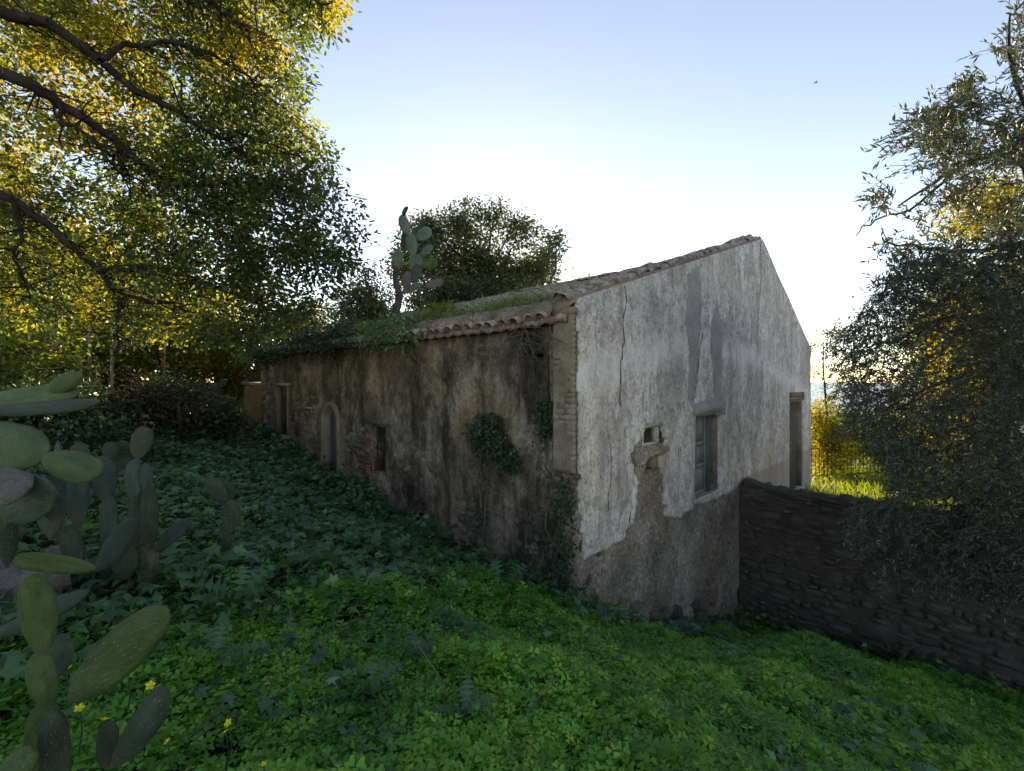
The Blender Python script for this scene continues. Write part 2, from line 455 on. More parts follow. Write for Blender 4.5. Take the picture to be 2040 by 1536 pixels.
M['evergreen'] = mat_leaf('evergreen_leaf', [(0, (0.045, 0.065, 0.04)), (0.6, (0.075, 0.105, 0.06)), (1, (0.14, 0.15, 0.075))], 0.36, (0.3, 0.26, 0.06))
M['oliveleaf'] = mat_leaf('olive_leaf', [(0, (0.03, 0.048, 0.034)), (0.55, (0.05, 0.076, 0.05)), (0.85, (0.09, 0.12, 0.09)), (1, (0.17, 0.2, 0.165))], 0.14, (0.2, 0.22, 0.06))
M['clover'] = mat_leaf('clover_leaf', [(0, (0.035, 0.13, 0.022)), (0.45, (0.08, 0.27, 0.036)), (0.8, (0.16, 0.40, 0.055)), (1, (0.32, 0.42, 0.07))], 0.35, (0.12, 0.35, 0.02))
M['weed'] = mat_leaf('dark_weed_leaf', [(0, (0.028, 0.075, 0.038)), (0.5, (0.065, 0.16, 0.072)), (0.85, (0.14, 0.29, 0.12)), (1, (0.27, 0.36, 0.15))], 0.25, (0.08, 0.22, 0.04))
M['ivy'] = mat_leaf('ivy_leaf', [(0, (0.012, 0.03, 0.014)), (0.6, (0.025, 0.06, 0.025)), (1, (0.06, 0.09, 0.035))], 0.2, (0.1, 0.2, 0.03))
M['deadleaf'] = mat_leaf('dead_leaf', [(0, (0.02, 0.017, 0.014)), (0.6, (0.04, 0.034, 0.028)), (1, (0.1, 0.085, 0.068))], 0.15, (0.16, 0.11, 0.05), 0.8, 0.1)
M['grass'] = mat_leaf('roof_grass', [(0, (0.06, 0.1, 0.03)), (0.6, (0.12, 0.16, 0.06)), (1, (0.22, 0.22, 0.12))], 0.45, (0.4, 0.42, 0.06))
M['petal'] = mat_leaf('yellow_petal', [(0, (0.75, 0.62, 0.02)), (1, (0.85, 0.72, 0.05))], 0.3, (0.85, 0.75, 0.05))

def sea_mat():
    m = NT('sea_water')
    n = m.noise(0.05, 4, 0.6)
    return m.done(m.bsdf((0.16, 0.27, 0.36, 1), 0.35, m.bump(n, 0.3, 1.0), 0.5))
M['sea'] = sea_mat()

# ------------------------------------------------------------------ ground
CTRL = []
def cp(x, y, z): CTRL.append((x, y, z))
for x, y, z in [(0, 0, 0), (-3, -1, 0.35), (3, -2, -0.6), (-3.5, 3, 0.2), (-2, 2, 0.05), (0, 2.5, -0.32), (2, 2.5, -0.75), (3.7, 3.4, -1.3), (6, 2.0, -2.0),
                (8, 4, -2.6), (-5, 6, 0.25), (-8, 6, 0.6), (-9, 10, 0.7), (-2, 5, -0.3), (-12, 3, 0.8), (-14, 14, 1.2), (-9, 18, 0.9), (0, 4.2, -0.72), (2, 4.5, -1.3), (-2, 20, 0.4)]:
    cp(x, y, z)
for px, py in [(1150, 1205), (1040, 1145), (900, 1085), (770, 1010), (690, 965), (640, 935), (590, 898), (520, 855)]:
    b, z = lft(px, py); x, y = hxy(-0.05, b); cp(x, y, z - 0.12)
for px, py in [(1250, 1250), (1330, 1255), (1440, 1250)]:
    a, z = gab(px, py); x, y = hxy(a, -0.05); cp(x, y, z - 0.12)
for b, z in [(-1.0, -3.5), (-2.5, -3.5), (-4.3, -3.35), (-7, -3.2)]:
    x, y = hxy(5.9, b); cp(x, y, z)
x, y = hxy(2.5, -2.0); cp(x, y, -2.0)
x, y = hxy(6, 5); cp(x, y, -2.5)
CT = np.array(CTRL)
_d = np.linalg.norm(CT[:, None, :2] - CT[None, :, :2], axis=2)
_n = len(CT)
_A = np.zeros((_n + 3, _n + 3)); _A[:_n, :_n] = _d - 0.02 * np.eye(_n)
_A[:_n, _n] = 1; _A[:_n, _n + 1:] = CT[:, :2]; _A[_n, :_n] = 1; _A[_n + 1:, :_n] = CT[:, :2].T
_w = np.linalg.solve(_A, np.concatenate([CT[:, 2], [0, 0, 0]]))

def ground_z(x, y):
    x = np.asarray(x, float); y = np.asarray(y, float); sh = x.shape
    xf, yf = x.ravel(), y.ravel()
    d = np.sqrt((xf[:, None] - CT[None, :, 0]) ** 2 + (yf[:, None] - CT[None, :, 1]) ** 2)
    z = d @ _w[:_n] + _w[_n] + xf * _w[_n + 1] + yf * _w[_n + 2]
    r = np.hypot(xf, yf - 8)
    far = np.where(xf < 0, 0.8, 0.8 - 0.09 * xf) - 0.065 * np.clip(r - 60, 0, None) * sstep(yf, -50, 80)
    far = np.clip(far, -60, 5)
    k = sstep(r, 14, 26)
    z = z * (1 - k) + far * k
    a, b = to_ab(xf, yf)
    t = sstep(a, 6.0, 6.35) * (1 - sstep(b, 4, 14)) * (1 - sstep(r, 18, 34))
    ter = -1.45 - 0.095 * (yf - 10)
    ter = np.maximum(ter, -2.7)
    z = z * (1 - t) + ter * t
    z = z + 0.05 * vnoise(xf, yf, 3, 0.9) + 0.02 * vnoise(xf, yf, 5, 3.1)
    return z.reshape(sh)

def graded(lo, hi, c0, c1, fine):
    mid = np.arange(c0, c1, fine)
    def out(d):
        r = []; s = fine; p = 0
        while p < d: s *= 1.18; p += s; r.append(p)
        return np.array(r)
    return np.concatenate([(c0 - out(c0 - lo))[::-1], mid, c1 + out(hi - c1)])
gx = graded(-2500, 2500, -10, 12, 0.16); gy = graded(-200, 3000, -1, 17, 0.16)
GX, GY = np.meshgrid(gx, gy)
GZ = ground_z(GX, GY)
nx, ny = len(gx), len(gy)
ii = (np.arange(ny - 1)[:, None] * nx + np.arange(nx - 1)[None]).ravel()
gq = np.stack([ii, ii + 1, ii + nx + 1, ii + nx], -1)
o = link('ground', make_mesh('ground', np.stack([GX.ravel(), GY.ravel(), GZ.ravel()], -1), gq, M['soil'], True))
tag(o, 'dark soil of the sloping yard around the old house', 'ground', kind='structure')
mb = MB(); mb.add([[-6000, 300, -42], [6000, 300, -42], [6000, 8500, -42], [-6000, 8500, -42]], [[0, 1, 2, 3]])
o = mb.obj('sea', M['sea']); tag(o, 'pale sea far below beyond the house', 'sea', kind='structure')

# ------------------------------------------------------------------ the house
HZ0 = -1.25
house = thing('farmhouse', (CX, CY, HZ0), 'abandoned stone farmhouse with peeling plaster gable and old tiled roof', 'house', rz=THETA)
HL = (0, 0, -HZ0)      # children keep absolute heights in their mesh

def sheet(u0, u1, z0, z1, res, mask, off, place, depth, jit=0.28, top=None, seed=0):
    """broken-edged layer of a wall: cells where mask holds, with rims going back by depth"""
    nu = int(round((u1 - u0) / res)); nz = int(round((z1 - z0) / res))
    us = np.linspace(u0, u1, nu + 1); zs = np.linspace(z0, z1, nz + 1)
    U, Z = np.meshgrid(us, zs)
    cu = (U[:-1, :-1] + U[1:, 1:]) / 2; cz = (Z[:-1, :-1] + Z[1:, 1:]) / 2
    if top is not None:
        mk = mask(cu, cz) & (Z[:-1, :-1] < np.minimum(top(U[:-1, :-1]), top(U[1:, 1:])) - 1e-4)
    else:
        mk = mask(cu, cz)
    r = np.random.default_rng(seed)
    JU = r.uniform(-jit, jit, U.shape) * res; JZ = r.uniform(-jit, jit, U.shape) * res
    JU[:, 0] = 0; JU[:, -1] = 0
    U2, Z2 = U + JU, Z + JZ
    if top is not None: Z2 = np.minimum(Z2, top(U2))
    O = off(U2, Z2)
    fr = place(U2, Z2, O).reshape(-1, 3); bk = place(U2, Z2, O - depth).reshape(-1, 3)
    N = len(fr); w = nu + 1
    jj, kk = np.nonzero(mk)
    i0 = jj * w + kk
    q = [np.stack([i0, i0 + 1, i0 + w + 1, i0 + w], -1)]
    P = np.pad(mk, 1)
    for (dj, dk, e0, e1) in ((0, -1, w, 0), (0, 1, 1, w + 1), (-1, 0, 0, 1), (1, 0, w + 1, w)):
        nb = P[1 + dj:1 + dj + nz, 1 + dk:1 + dk + nu]
        j2, k2 = np.nonzero(mk & ~nb)
        i = j2 * w + k2
        q.append(np.stack([i + e1, i + e0, i + e0 + N, i + e1 + N], -1))
    q = np.concatenate(q)
    v = np.concatenate([fr, bk])
    used, inv = np.unique(q, return_inverse=True)
    return v[used], inv.reshape(-1, 4)

gplace = lambda u, z, o: np.stack([u, -o, z], -1)
lplace = lambda u, z, o: np.stack([-o, u, z], -1)
def roofline(a):
    return np.where(a < RIDGE_A, EAVE_Z + SL * a, RIDGE_Z - SR * (a - RIDGE_A))

def rect_g(x0, y0, x1, y1, xm=None):
    (a0, _), (a1, _) = gab(x0, 0), gab(x1, 0)
    xm = xm or x0
    return a0, gab(xm, y1)[1], a1, gab(xm, y0)[1]
def rect_l(x0, y0, x1, y1):
    b1, b0 = lft(x0, 0)[0], lft(x1, 0)[0]
    xm = (x0 + x1) / 2
    return b0, lft(xm, y1)[1], b1, lft(xm, y0)[1]
G_WIN = rect_g(1381, 824, 1428, 995, 1383)
G_DOOR = rect_g(1569, 800, 1596, 985, 1570)
G_H1 = rect_g(1281, 850, 1313, 889, 1283)
G_H2 = rect_g(1286, 908, 1308, 944, 1288)
L_WINA = rect_l(553, 769, 575, 866)
L_WINB = rect_l(741, 846, 771, 944)
L_DOOR = rect_l(646, 809, 673, 965)
L_NICHE = rect_l(608, 814, 620, 836)
L_SLOT = rect_l(1048, 700, 1086, 716)
def inr(u, z, r): return (u > r[0]) & (u < r[2]) & (z > r[1]) & (z < r[3])

# gable, rough under-layer
def g_off(u, z): return 0.025 * fbm(u, z, 11, 1.1, 4) + 0.02 * fbm(u, z, 12, 6, 3) - 0.10 * sstep(-z + 0.35 * fbm(u, z, 15, 1.3), 2.2, 2.9) * fbm(u, z, 14, 2.5, 2)
v, q = sheet(0.0, GW, -4.3, 5.06, 0.06, lambda u, z: ~(inr(u, z, G_WIN) | inr(u, z, G_DOOR) | inr(u, z, (G_H1[0] - .05, G_H1[1] - .04, G_H1[2] + .22, G_H1[3] + .04)) | inr(u, z, G_H2)), g_off, gplace, 0.45, 0.2, lambda u: roofline(u) - 0.02, 1)
gable = link('gable_wall', make_mesh('gable_wall', v, q, M['render'], True), house, HL)
# gable, limewashed plaster with its broken lower edge
edge_px = [(1146, 500), (1152, 1000), (1158, 1060), (1162, 1112), (1172, 1108), (1178, 1098), (1200, 1092), (1222, 1082), (1240, 1074), (1243, 1055), (1256, 1038), (1262, 1012), (1262, 985), (1266, 960), (1258, 940),
           (1252, 905), (1262, 885), (1276, 870), (1283, 845), (1313, 846), (1324, 880), (1316, 900), (1310, 906), (1311, 936), (1318, 950), (1322, 968), (1320, 1000), (1322, 1026), (1335, 1032), (1351, 1031), (1358, 1024), (1372, 1018),
           (1376, 1009), (1400, 1000), (1426, 992), (1450, 982), (1470, 966), (1480, 958), (1490, 975), (1530, 990), (1640, 1010), (1660, 400)]
poly = [gab(*p) for p in edge_px]
def p_mask(u, z):
    uu = u + 0.035 * fbm(u, z, 21, 5, 3); zz = z + 0.05 * fbm(u, z, 22, 5, 3)
    bad = inr(u, z, G_WIN) | inr(u, z, G_DOOR) | inr(u, z, G_H1) | inr(u, z, G_H2)
    return inpoly(uu, zz, poly) & ~bad
def p_off(u, z): return 0.046 + 0.012 * fbm(u, z, 23, 0.9, 3) + 0.004 * fbm(u, z, 24, 8, 2)
v, q = sheet(-0.03, GW + 0.02, -2.0, 5.06, 0.035, p_mask, p_off, gplace, 0.062, 0.36, lambda u: roofline(u) + 0.012, 2)
plaster = link('plaster_coat', make_mesh('plaster_coat', v, q, M['plaster'], True), house, HL)
plaster['label'] = 'flaking limewashed plaster over the gable'

# cement repairs on the gable
def patch(pxs, mat, name, off, parent, res=0.03, th=0.02):
    pl = [gab(*p) for p in pxs]
    us = [p[0] for p in pl]; zs = [p[1] for p in pl]
    v, q = sheet(min(us) - .05, max(us) + .05, min(zs) - .05, max(zs) + .05, res, lambda u, z: inpoly(u + .025 * fbm(u, z, 31, 6, 2), z, pl),
                 lambda u, z: p_off(u, z) + off, gplace, th, 0.3, None, 5)
    return link(name, make_mesh(name, v, q, mat, True), parent)
patch([(1366, 545), (1388, 530), (1392, 600), (1388, 690), (1381, 760), (1372, 800), (1364, 792), (1368, 700), (1360, 640)], M['cement'], 'cement_repair', 0.006, plaster)
patch([(1412, 640), (1424, 600), (1432, 640), (1434, 720), (1432, 780), (1440, 800), (1441, 826), (1380, 827), (1380, 806), (1400, 798), (1418, 790), (1416, 740), (1410, 690)], M['cement'], 'cement_repair', 0.008, plaster)
# cracks
def crack(pxs, w, seed):
    r = np.random.default_rng(seed)
    pts = np.array([gab(*p) for p in pxs]); out = [pts[0]]
    for p, p2 in zip(pts[:-1], pts[1:]):
        n = max(2, int(np.hypot(*(p2 - p)) / 0.06))
        for k in range(1, n + 1): out.append(p + (p2 - p) * k / n + r.normal(0, 0.014, 2) * (k < n))
    out = np.array(out); n = len(out)
    wd = w * np.clip(r.normal(0.9, 0.45, n), 0.25, 2.2); wd[-1] *= .2
    L = np.stack([out[:, 0] - wd / 2, -(p_off(out[:, 0], out[:, 1]) + 0.006), out[:, 1]], -1)
    Rr = L.copy(); Rr[:, 0] += wd
    v = np.concatenate([L, Rr]); i = np.arange(n - 1)
    link('crack', make_mesh('crack', v, np.stack([i, i + n, i + n + 1, i + 1], -1), M['crack']), plaster)
crack([(1238, 570), (1243, 600), (1235, 640), (1238, 680), (1230, 720), (1231, 770), (1226, 800), (1233, 810)], 0.022, 1)
crack([(1408, 628), (1395, 660), (1386, 710), (1384, 760), (1372, 812)], 0.02, 2)
crack([(1510, 480), (1512, 560), (1506, 640), (1502, 760)], 0.014, 3)
crack([(1290, 760), (1288, 800), (1290, 830)], 0.010, 4)
crack([(1250, 1018), (1246, 1050), (1240, 1076)], 0.018, 5)
crack([(1575, 640), (1572, 720)], 0.012, 6)
crack([(1494, 800), (1492, 860), (1494, 920)], 0.010, 7)
crack([(1372, 806), (1400, 800), (1430, 806)], 0.02, 8)

crack([(1180, 640), (1184, 700), (1178, 760)], 0.008, 9)
crack([(1330, 600), (1326, 660), (1332, 720), (1328, 760)], 0.008, 10)
crack([(1452, 560), (1456, 640), (1450, 700)], 0.009, 11)
crack([(1540, 620), (1536, 700), (1540, 790)], 0.010, 12)
crack([(1205, 860), (1212, 920), (1206, 1000), (1210, 1040)], 0.009, 13)
crack([(1345, 880), (1348, 940), (1344, 1000)], 0.008, 14)
crack([(1470, 850), (1466, 900), (1470, 950)], 0.008, 15)

def reveal(r, depth, place, mat, name, parent, back=None, sill=True, wall=0.02):
    """four jamb faces of an opening as thin slabs inside the wall"""
    u0, z0, u1, z1 = r; mb = MB(); t = 0.035; e = 0.004
    def slab(ua, za, ub, zb, o0, o1):
        c = place(np.array([ua, ub]), np.array([za, zb]), np.array([o0, o1]))
        mb.box(np.minimum(c[0], c[1]), np.maximum(c[0], c[1]), 0.004)
    f = -0.006 if parent is house else 0.012
    slab(u0 - e, z0, u0 + t, z1, f, -depth); slab(u1 - t, z0, u1 + e, z1, f, -depth)
    slab(u0 + t, z1 - t, u1 - t, z1 + e, f, -depth)
    if sill: slab(u0 + t, z0 - e, u1 - t, z0 + t, f, -depth)
    return mb.obj(name, mat, parent)

# gable window: reveal, lintel, shutter leaf with panels
win = link('window', make_mesh('window', *(lambda m: (np.concatenate(m.v), np.concatenate(m.q)))((lambda m: (m.box((G_WIN[0] + .036, 0.255, G_WIN[1] + .04), (G_WIN[2] - .036, 0.275, G_WIN[3] - .04)), m)[1])(MB())), M['dark']), house, HL)
win['label'] = 'tall gable window with a broken grey shutter'
reveal(G_WIN, 0.42, gplace, M['pil'], 'window_reveal', win)
u0, z0, u1, z1 = G_WIN
uw = u1 - u0
def leaf_shutter(ua, ub, y, parent, mat, name, rails, zlo, zhi):
    mb = MB(); s = 0.055
    mb.box((ua, y, zlo), (ua + s, y + .04, zhi)); mb.box((ub - s, y - .003, zlo), (ub, y + .037, zhi))
    for z in rails: mb.box((ua + s, y + .003, z - .035), (ub - s, y + .043, z + .035))
    fr = mb.obj(name, mat, parent)
    for i, (za, zb) in enumerate(zip(rails[:-1], rails[1:])):
        mp = MB(); mp.box((ua + s, y + .022, za + .035), (ub - s, y + .036, zb - .035))
        mp.box((ua + s + .03, y + .012, za + .075), (ub - s - .03, y + .022, zb - .075), 0.002)
        mp.obj('panel', M['wood'], parent)
    return fr
zl, zh = z0 + .04, z1 - .04
hh = zh - zl
leaf_shutter(u0 + .04, u0 + .04 + uw * 0.50, 0.015, win, M['wood'], 'shutter_frame', [zl + .035, zl + hh * .36, zl + hh * .64, zh - .035], zl, zh)
mb = MB(); mb.box((u0 + .045 + uw * .505, -0.005, zl), (u0 + .045 + uw * .66, 0.07, zh)); mb.obj('window_post', M['greenwood'], win)
mb = MB(); mb.box((u0 + .02, 0.10, z0 + .005), (u1 - .03, 0.34, z0 + .05), .006); mb.obj('sill', M['pil'], win)
for k in range(9):
    mb = MB(); mb.box((u1 - .05 - rng.uniform(.02, .09), 0.03 + rng.uniform(0, .05), z0 + .03 + k * .05), (u1 - .035, 0.22, z0 + .072 + k * .05), .006); mb.obj('brick', M['brick'], win)
mb = MB(); mb.box((u0 - .12, -0.065, z1 - .03), (u1 + .10, 0.05, z1 + .16), .008); mb.obj('lintel', M['cement'], win)

# gable door at the far end
u0, z0, u1, z1 = G_DOOR
mb = MB(); mb.box((u0 + .04, 0.26, z0), (u1 - .04, 0.275, z1 - .05)); gdoor = mb.obj('door', M['dark'], house, loc=HL)
gdoor['label'] = 'narrow dark door at the far end of the gable'
reveal(G_DOOR, 0.42, gplace, M['pil'], 'door_reveal', gdoor, sill=False)
w = (u1 - u0 - .1) / 4
for k in range(3):
    mb = MB(); mb.box((u0 + .05 + k * w, 0.05, z0), (u0 + .05 + k * w + w - .012, 0.075, z1 - .06), .002); mb.obj('plank', M['oldwood'], gdoor)
mb = MB(); mb.box((u0 - .05, -.075, z1 + .005), (u1 + .02, 0.03, z1 + .075), .008); mb.box((u0 - .03, -.06, z1 + .077), (u1 + .16, 0.03, z1 + .25), .008)
mb.obj('lintel', M['brick'], gdoor)
# broken holes
for r, nm in ((G_H1, 'wall_hole'), (G_H2, 'wall_hole')):
    ho = reveal(r, 0.13 if r is G_H1 else 0.3, gplace, M['plaster'] if r is G_H1 else M['pil'], nm, house); ho.location = HL
    mb = MB(); mb.box((r[0] - .04, 0.40, r[1] - .03), (r[2] + .2, 0.415, r[3] + .03)); mb.obj('hole_back', M['dark'], ho)
    if r is G_H1:
        mb = MB(); mb.box((r[0] - .04, -.05, r[3] - .005), (r[2] + .03, .1, r[3] + .035), .008); mb.obj('lintel', M['cement'], ho)
# ridge of render left under the holes
patch([(1254, 905), (1262, 890), (1290, 893), (1322, 888), (1326, 896), (1306, 906), (1284, 910), (1278, 925), (1262, 930)], M['render'], 'render_ledge', 0.03, plaster, 0.03, 0.06)

# long wall
def l_off(u, z):
    crn = 0.12 * (1 - sstep(u, 0.0, 0.35)) * sstep(-z, -0.42, -0.2)
    return 0.035 * fbm(u, z, 41, 0.8, 4) + 0.03 * fbm(u, z, 42, 4, 4) - crn * 0.5 - 0.06 * sstep(fbm(u, z, 43, 1.3, 3), 0.25, 0.4)
def arch_in(u, z, r, g=0.0):
    c = (r[0] + r[2]) / 2; h = (r[2] - r[0]) / 2 + g
    sp = r[3] - (r[2] - r[0]) / 2 * 1.25
    return ((np.abs(u - c) < h) & (z < sp) & (z > r[1] - 0.3)) | ((((u - c) / h) ** 2 + ((z - sp) / (r[3] + g - sp)) ** 2 < 1) & (z >= sp))
def ltop(u): return 2.42 + 0.03 * np.sin(u * 1.3) - 0.012 * u
v, q = sheet(0.0, LW, -2.6, 2.5, 0.05, lambda u, z: ~(inr(u, z, L_WINA) | inr(u, z, L_WINB) | arch_in(u, z, L_DOOR, .055) | inr(u, z, L_NICHE) | inr(u, z, L_SLOT)), l_off, lplace, 0.45, 0.22, ltop, 6)
lwall = link('long_wall', make_mesh('long_wall', v, q, M['leftwall'], True), house, HL)
lwall['label'] = 'dark stained long wall with exposed rubble'

# stones: shared mesh pool, a domed front and irregular rim
def stone_mesh(seed, mat, dome=0.35):
    r = np.random.default_rng(seed); g = np.linspace(-1, 1, 4)
    X, Y = np.meshgrid(g, g)
    k = 1 - 0.08 * (np.abs(X * Y) > 0.9) - r.uniform(0, .22, X.shape) * (np.maximum(np.abs(X), np.abs(Y)) > .9)
    h = dome * (1 - 0.6 * np.maximum(np.abs(X), np.abs(Y)) ** 3) + r.normal(0, .07, X.shape)
    fr = np.stack([X * k * .5 + r.normal(0, .025, X.shape), h, Y * k * .5 + r.normal(0, .025, X.shape)], -1).reshape(-1, 3)
    rim = [0, 1, 2, 3, 7, 11, 15, 14, 13, 12, 8, 4]
    bk = fr[rim] * [1.04, 0, 1.04] + [0, -0.6, 0]
    q = [[4*j+i, 4*j+i+1, 4*j+i+5, 4*j+i+4] for j in range(3) for i in range(3)]
    q += [[rim[(i+1) % 12], rim[i], 16 + i, 16 + (i+1) % 12] for i in range(12)]
    return make_mesh('stone', np.concatenate([fr, bk]), np.array(q), mat)
STONES = [stone_mesh(100 + k, M['stone']) for k in range(7)]
# on the long wall the front of a stone looks to -a: turn local y to -x
SLIST = []
def wall_stones(pxpoly, seed, hmin=.07, hmax=.15, lmin=.1, lmax=.34, skip=.22):
    r = np.random.default_rng(seed); pl = [lft(*p) for p in pxpoly]
    us = [p[0] for p in pl]; zs = [p[1] for p in pl]
    z = min(zs)
    while z < max(zs):
        h = r.uniform(hmin, hmax); u = min(us) - r.uniform(0, .2)
        while u < max(us):
            L = r.uniform(lmin, lmax); uc, zc = u + L / 2, z + h / 2 + .03 * math.sin(u * 3 + seed); u += L + .012
            if r.random() < skip: continue
            if not inpoly(np.array([uc + .25 * float(fbm(np.array(uc), np.array(zc), seed, 2.2, 2))]), np.array([zc + .2 * float(fbm(np.array(uc), np.array(zc), seed + 5, 2.2, 2))]), pl)[0]: continue
            if any(inr(uc, zc, (q_[0] - L * .5, q_[1] - h * .5, q_[2] + L * .5, q_[3] + h * .5)) for q_ in (L_WINA, (L_WINB[0], L_WINB[1], L_WINB[2] + .2, L_WINB[3]), (L_DOOR[0] - .14, L_DOOR[1], L_DOOR[2] + .14, L_DOOR[3] + .14), L_NICHE)): continue
            SLIST.append((uc, zc + r.normal(0, .018), L * r.uniform(.75, 1.05), h * r.uniform(.6, 1.25), int(r.integers(7)), r.normal(0, .1), r.normal(0, .16), r.uniform(-.02, .012)))
        z += h + .008
wall_stones([(905, 985), (985, 1000), (1010, 1120), (905, 1085)], 3, .06, .14, .08, .26)
wall_stones([(1010, 1030), (1120, 1060), (1135, 1180), (1060, 1150)], 4, .06, .13, .08, .22, .3)
wall_stones([(676, 820), (742, 860), (742, 965), (676, 950)], 2, .06, .13, .1, .3)
wall_stones([(560, 780), (640, 775), (640, 925), (600, 900), (560, 870)], 1, .08, .16, .12, .34)
wall_stones([(522, 760), (552, 760), (552, 860), (522, 850)], 8, .08, .16, .12, .34, .2)
wall_stones([(800, 880), (860, 850), (870, 960), (810, 960)], 5, .06, .14, .1, .3, .3)
wall_stones([(960, 690), (1010, 700), (1000, 760), (955, 760)], 6, .06, .12, .08, .2, .35)
for (uc, zc, L, h, mi, r1, r2, dp) in SLIST[:300]:
    o_ = float(l_off(np.array([uc]), np.array([zc]))[0])
    link('stone', STONES[mi], lwall, (-(o_ + dp + .012), uc, zc), (r1 * 1.5, r2, math.pi / 2 + r1), (L, 0.045, h))

# openings of the long wall
u0, z0, u1, z1 = L_WINA
def lbox(mb, u0, z0, o0, u1, z1, o1, j=0.0): mb.box((-max(o0, o1), u0, z0), (-min(o0, o1), u1, z1), j)
mb = MB(); lbox(mb, u0 + .03, z0 + .03, -.3, u1 - .03, z1 - .03, -.285); wa = mb.obj('window', M['dark'], house, loc=HL)
wa['label'] = 'tall empty window with pale frame near the far end'
reveal(L_WINA, 0.4, lplace, M['leftwall'], 'window_reveal', wa)
mb = MB(); t = .07
lbox(mb, u1 - t, z0, .045, u1 + .02, z1, -.1, .004); lbox(mb, u0 - .02, z0, .043, u0 + .05, z1, -.1, .004); mb.obj('jamb', M['surround'], wa)
mb = MB(); lbox(mb, u0 - .1, z1 + .001, .06, u1 + .1, z1 + .09, -.06, .006); mb.obj('lintel', M['slab'], wa)
mb = MB(); lbox(mb, u0 - .08, z0 - .07, .08, u1 + .08, z0, -.06, .006); mb.obj('sill', M['slab'], wa)
for k in range(3):
    mb = MB(); d = (u1 - u0) / 3; lbox(mb, u0 + k * d + .01, z0 + .05, -.2, u0 + (k + 1) * d - .008, z0 + (z1 - z0) * rng.uniform(.5, .6), -.17, .003); mb.obj('plank', M['oldwood'], wa)

u0, z0, u1, z1 = L_WINB
mb = MB(); lbox(mb, u0 + .03, z0 + .03, -.34, u1 - .03, z1 - .03, -.325); wb = mb.obj('window', M['dark'], house, loc=HL)
wb['label'] = 'small barred window with crumbling brick jamb'
reveal(L_WINB, 0.4, lplace, M['leftwall'], 'window_reveal', wb)
mb = MB(); lbox(mb, u0 - .14, z1, .05, u1 + .16, z1 + .07, -.08, .01); mb.obj('lintel', M['oldwood'], wb)
for k in range(4):
    uu = u0 + .07 + k * (u1 - u0 - .14) / 3
    mb = MB(); mb.tube([(.08, uu, z0), (.08, uu, z1)], .011, 5); mb.obj('bar', M['iron'], wb)
for k in range(3):
    zz = z0 + (k + 1) * (z1 - z0) / 4
    mb = MB(); mb.tube([(.07, u0, zz), (.07, u1, zz)], .009, 5); mb.obj('bar', M['iron'], wb)
k = 0; zz = z0 - .05
while zz < z1 - .25:
    for c in range(1 + (k % 2)):
        ub = u1 + .02 + c * .2 + rng.uniform(-.05, .03)
        mb = MB(); lbox(mb, ub, zz, .055 - rng.uniform(0, .04), ub + rng.uniform(.15, .24), zz + .05, -.12, .005); mb.obj('brick', M['redbrick'], wb)
    zz += .066; k += 1

u0, z0, u1, z1 = L_DOOR
cc = (u0 + u1) / 2; hw = (u1 - u0) / 2; sp = z1 - hw * 1.25
mb = MB(); lbox(mb, u0 - .05, z0 - .2, -.4, u1 + .05, z1 + .02, -.385); dr = mb.obj('door', M['dark'], house, loc=HL)
dr['label'] = 'arched plank doorway standing ajar'
# moulded surround in one sweep
pts = [(u0, z0 - .3), (u0, (z0 + sp) / 2), (u0, sp)] + [(cc - hw * math.cos(t), sp + (z1 - sp) * math.sin(t)) for t in np.linspace(0, math.pi, 13)[1:-1]] + [(u1, sp), (u1, (z0 + sp) / 2), (u1, z0 - .3)]
pts = np.array(pts); cen = np.array([cc, sp - .05])
outv = []
for (uu, zz) in pts:
    dvec = np.array([uu - cc, max(zz - sp, 0)]); dvec = dvec / (np.linalg.norm(dvec) + 1e-9)
    outv.append(dvec)
outv = np.array(outv)
prof = [(0.005, -.3), (0.0, .05), (.10, .055), (.115, -.02)]
v = []
for (w_, o_) in prof:
    p = pts + outv * w_
    v.append(np.stack([np.full(len(p), -o_), p[:, 0], p[:, 1]], -1))
n = len(pts); v = np.concatenate(v)
q = [[j * n + i, j * n + i + 1, (j + 1) * n + i + 1, (j + 1) * n + i] for j in range(3) for i in range(n - 1)]
link('door_surround', make_mesh('door_surround', v, np.array(q), M['surround']), dr)
w = (u1 - u0 - .02) / 5
for k in range(3):
    ua = u1 - .01 - (k + 1) * w
    zt = sp + (z1 - sp) * math.sqrt(max(0, 1 - ((ua + w / 2 - cc) / hw) ** 2)) - .015
    mb = MB(); lbox(mb, ua + .008, z0 - .1, -.16, ua + w - .006, zt, -.135, .002); mb.obj('plank', M['oldwood'], dr)
mb = MB(); lbox(mb, u0 + .2, z0 - .1, -.15, u0 + .27, z0 + (z1 - z0) * .62, -.08, .004); mb.obj('door_post', M['postwood'], dr)

u0, z0, u1, z1 = L_NICHE
ho = reveal(L_NICHE, .2, lplace, M['leftwall'], 'niche', house); ho.location = HL
mb = MB(); lbox(mb, u0 - .05, z1, .05, u1 + .05, z1 + .05, -.05, .006); mb.obj('niche_lintel', M['slab'], ho)
mb = MB(); lbox(mb, u0 + .03, z0 + .03, -.2, u1 - .03, z1 - .03, -.19); mb.obj('niche_back', M['dark'], ho)
ho = reveal(L_SLOT, .3, lplace, M['leftwall'], 'vent_slot', house); ho.location = HL
mb = MB(); lbox(mb, L_SLOT[0] + .03, L_SLOT[1] + .03, -.3, L_SLOT[2] - .03, L_SLOT[3] - .03, -.285); mb.obj('slot_back', M['dark'], ho)

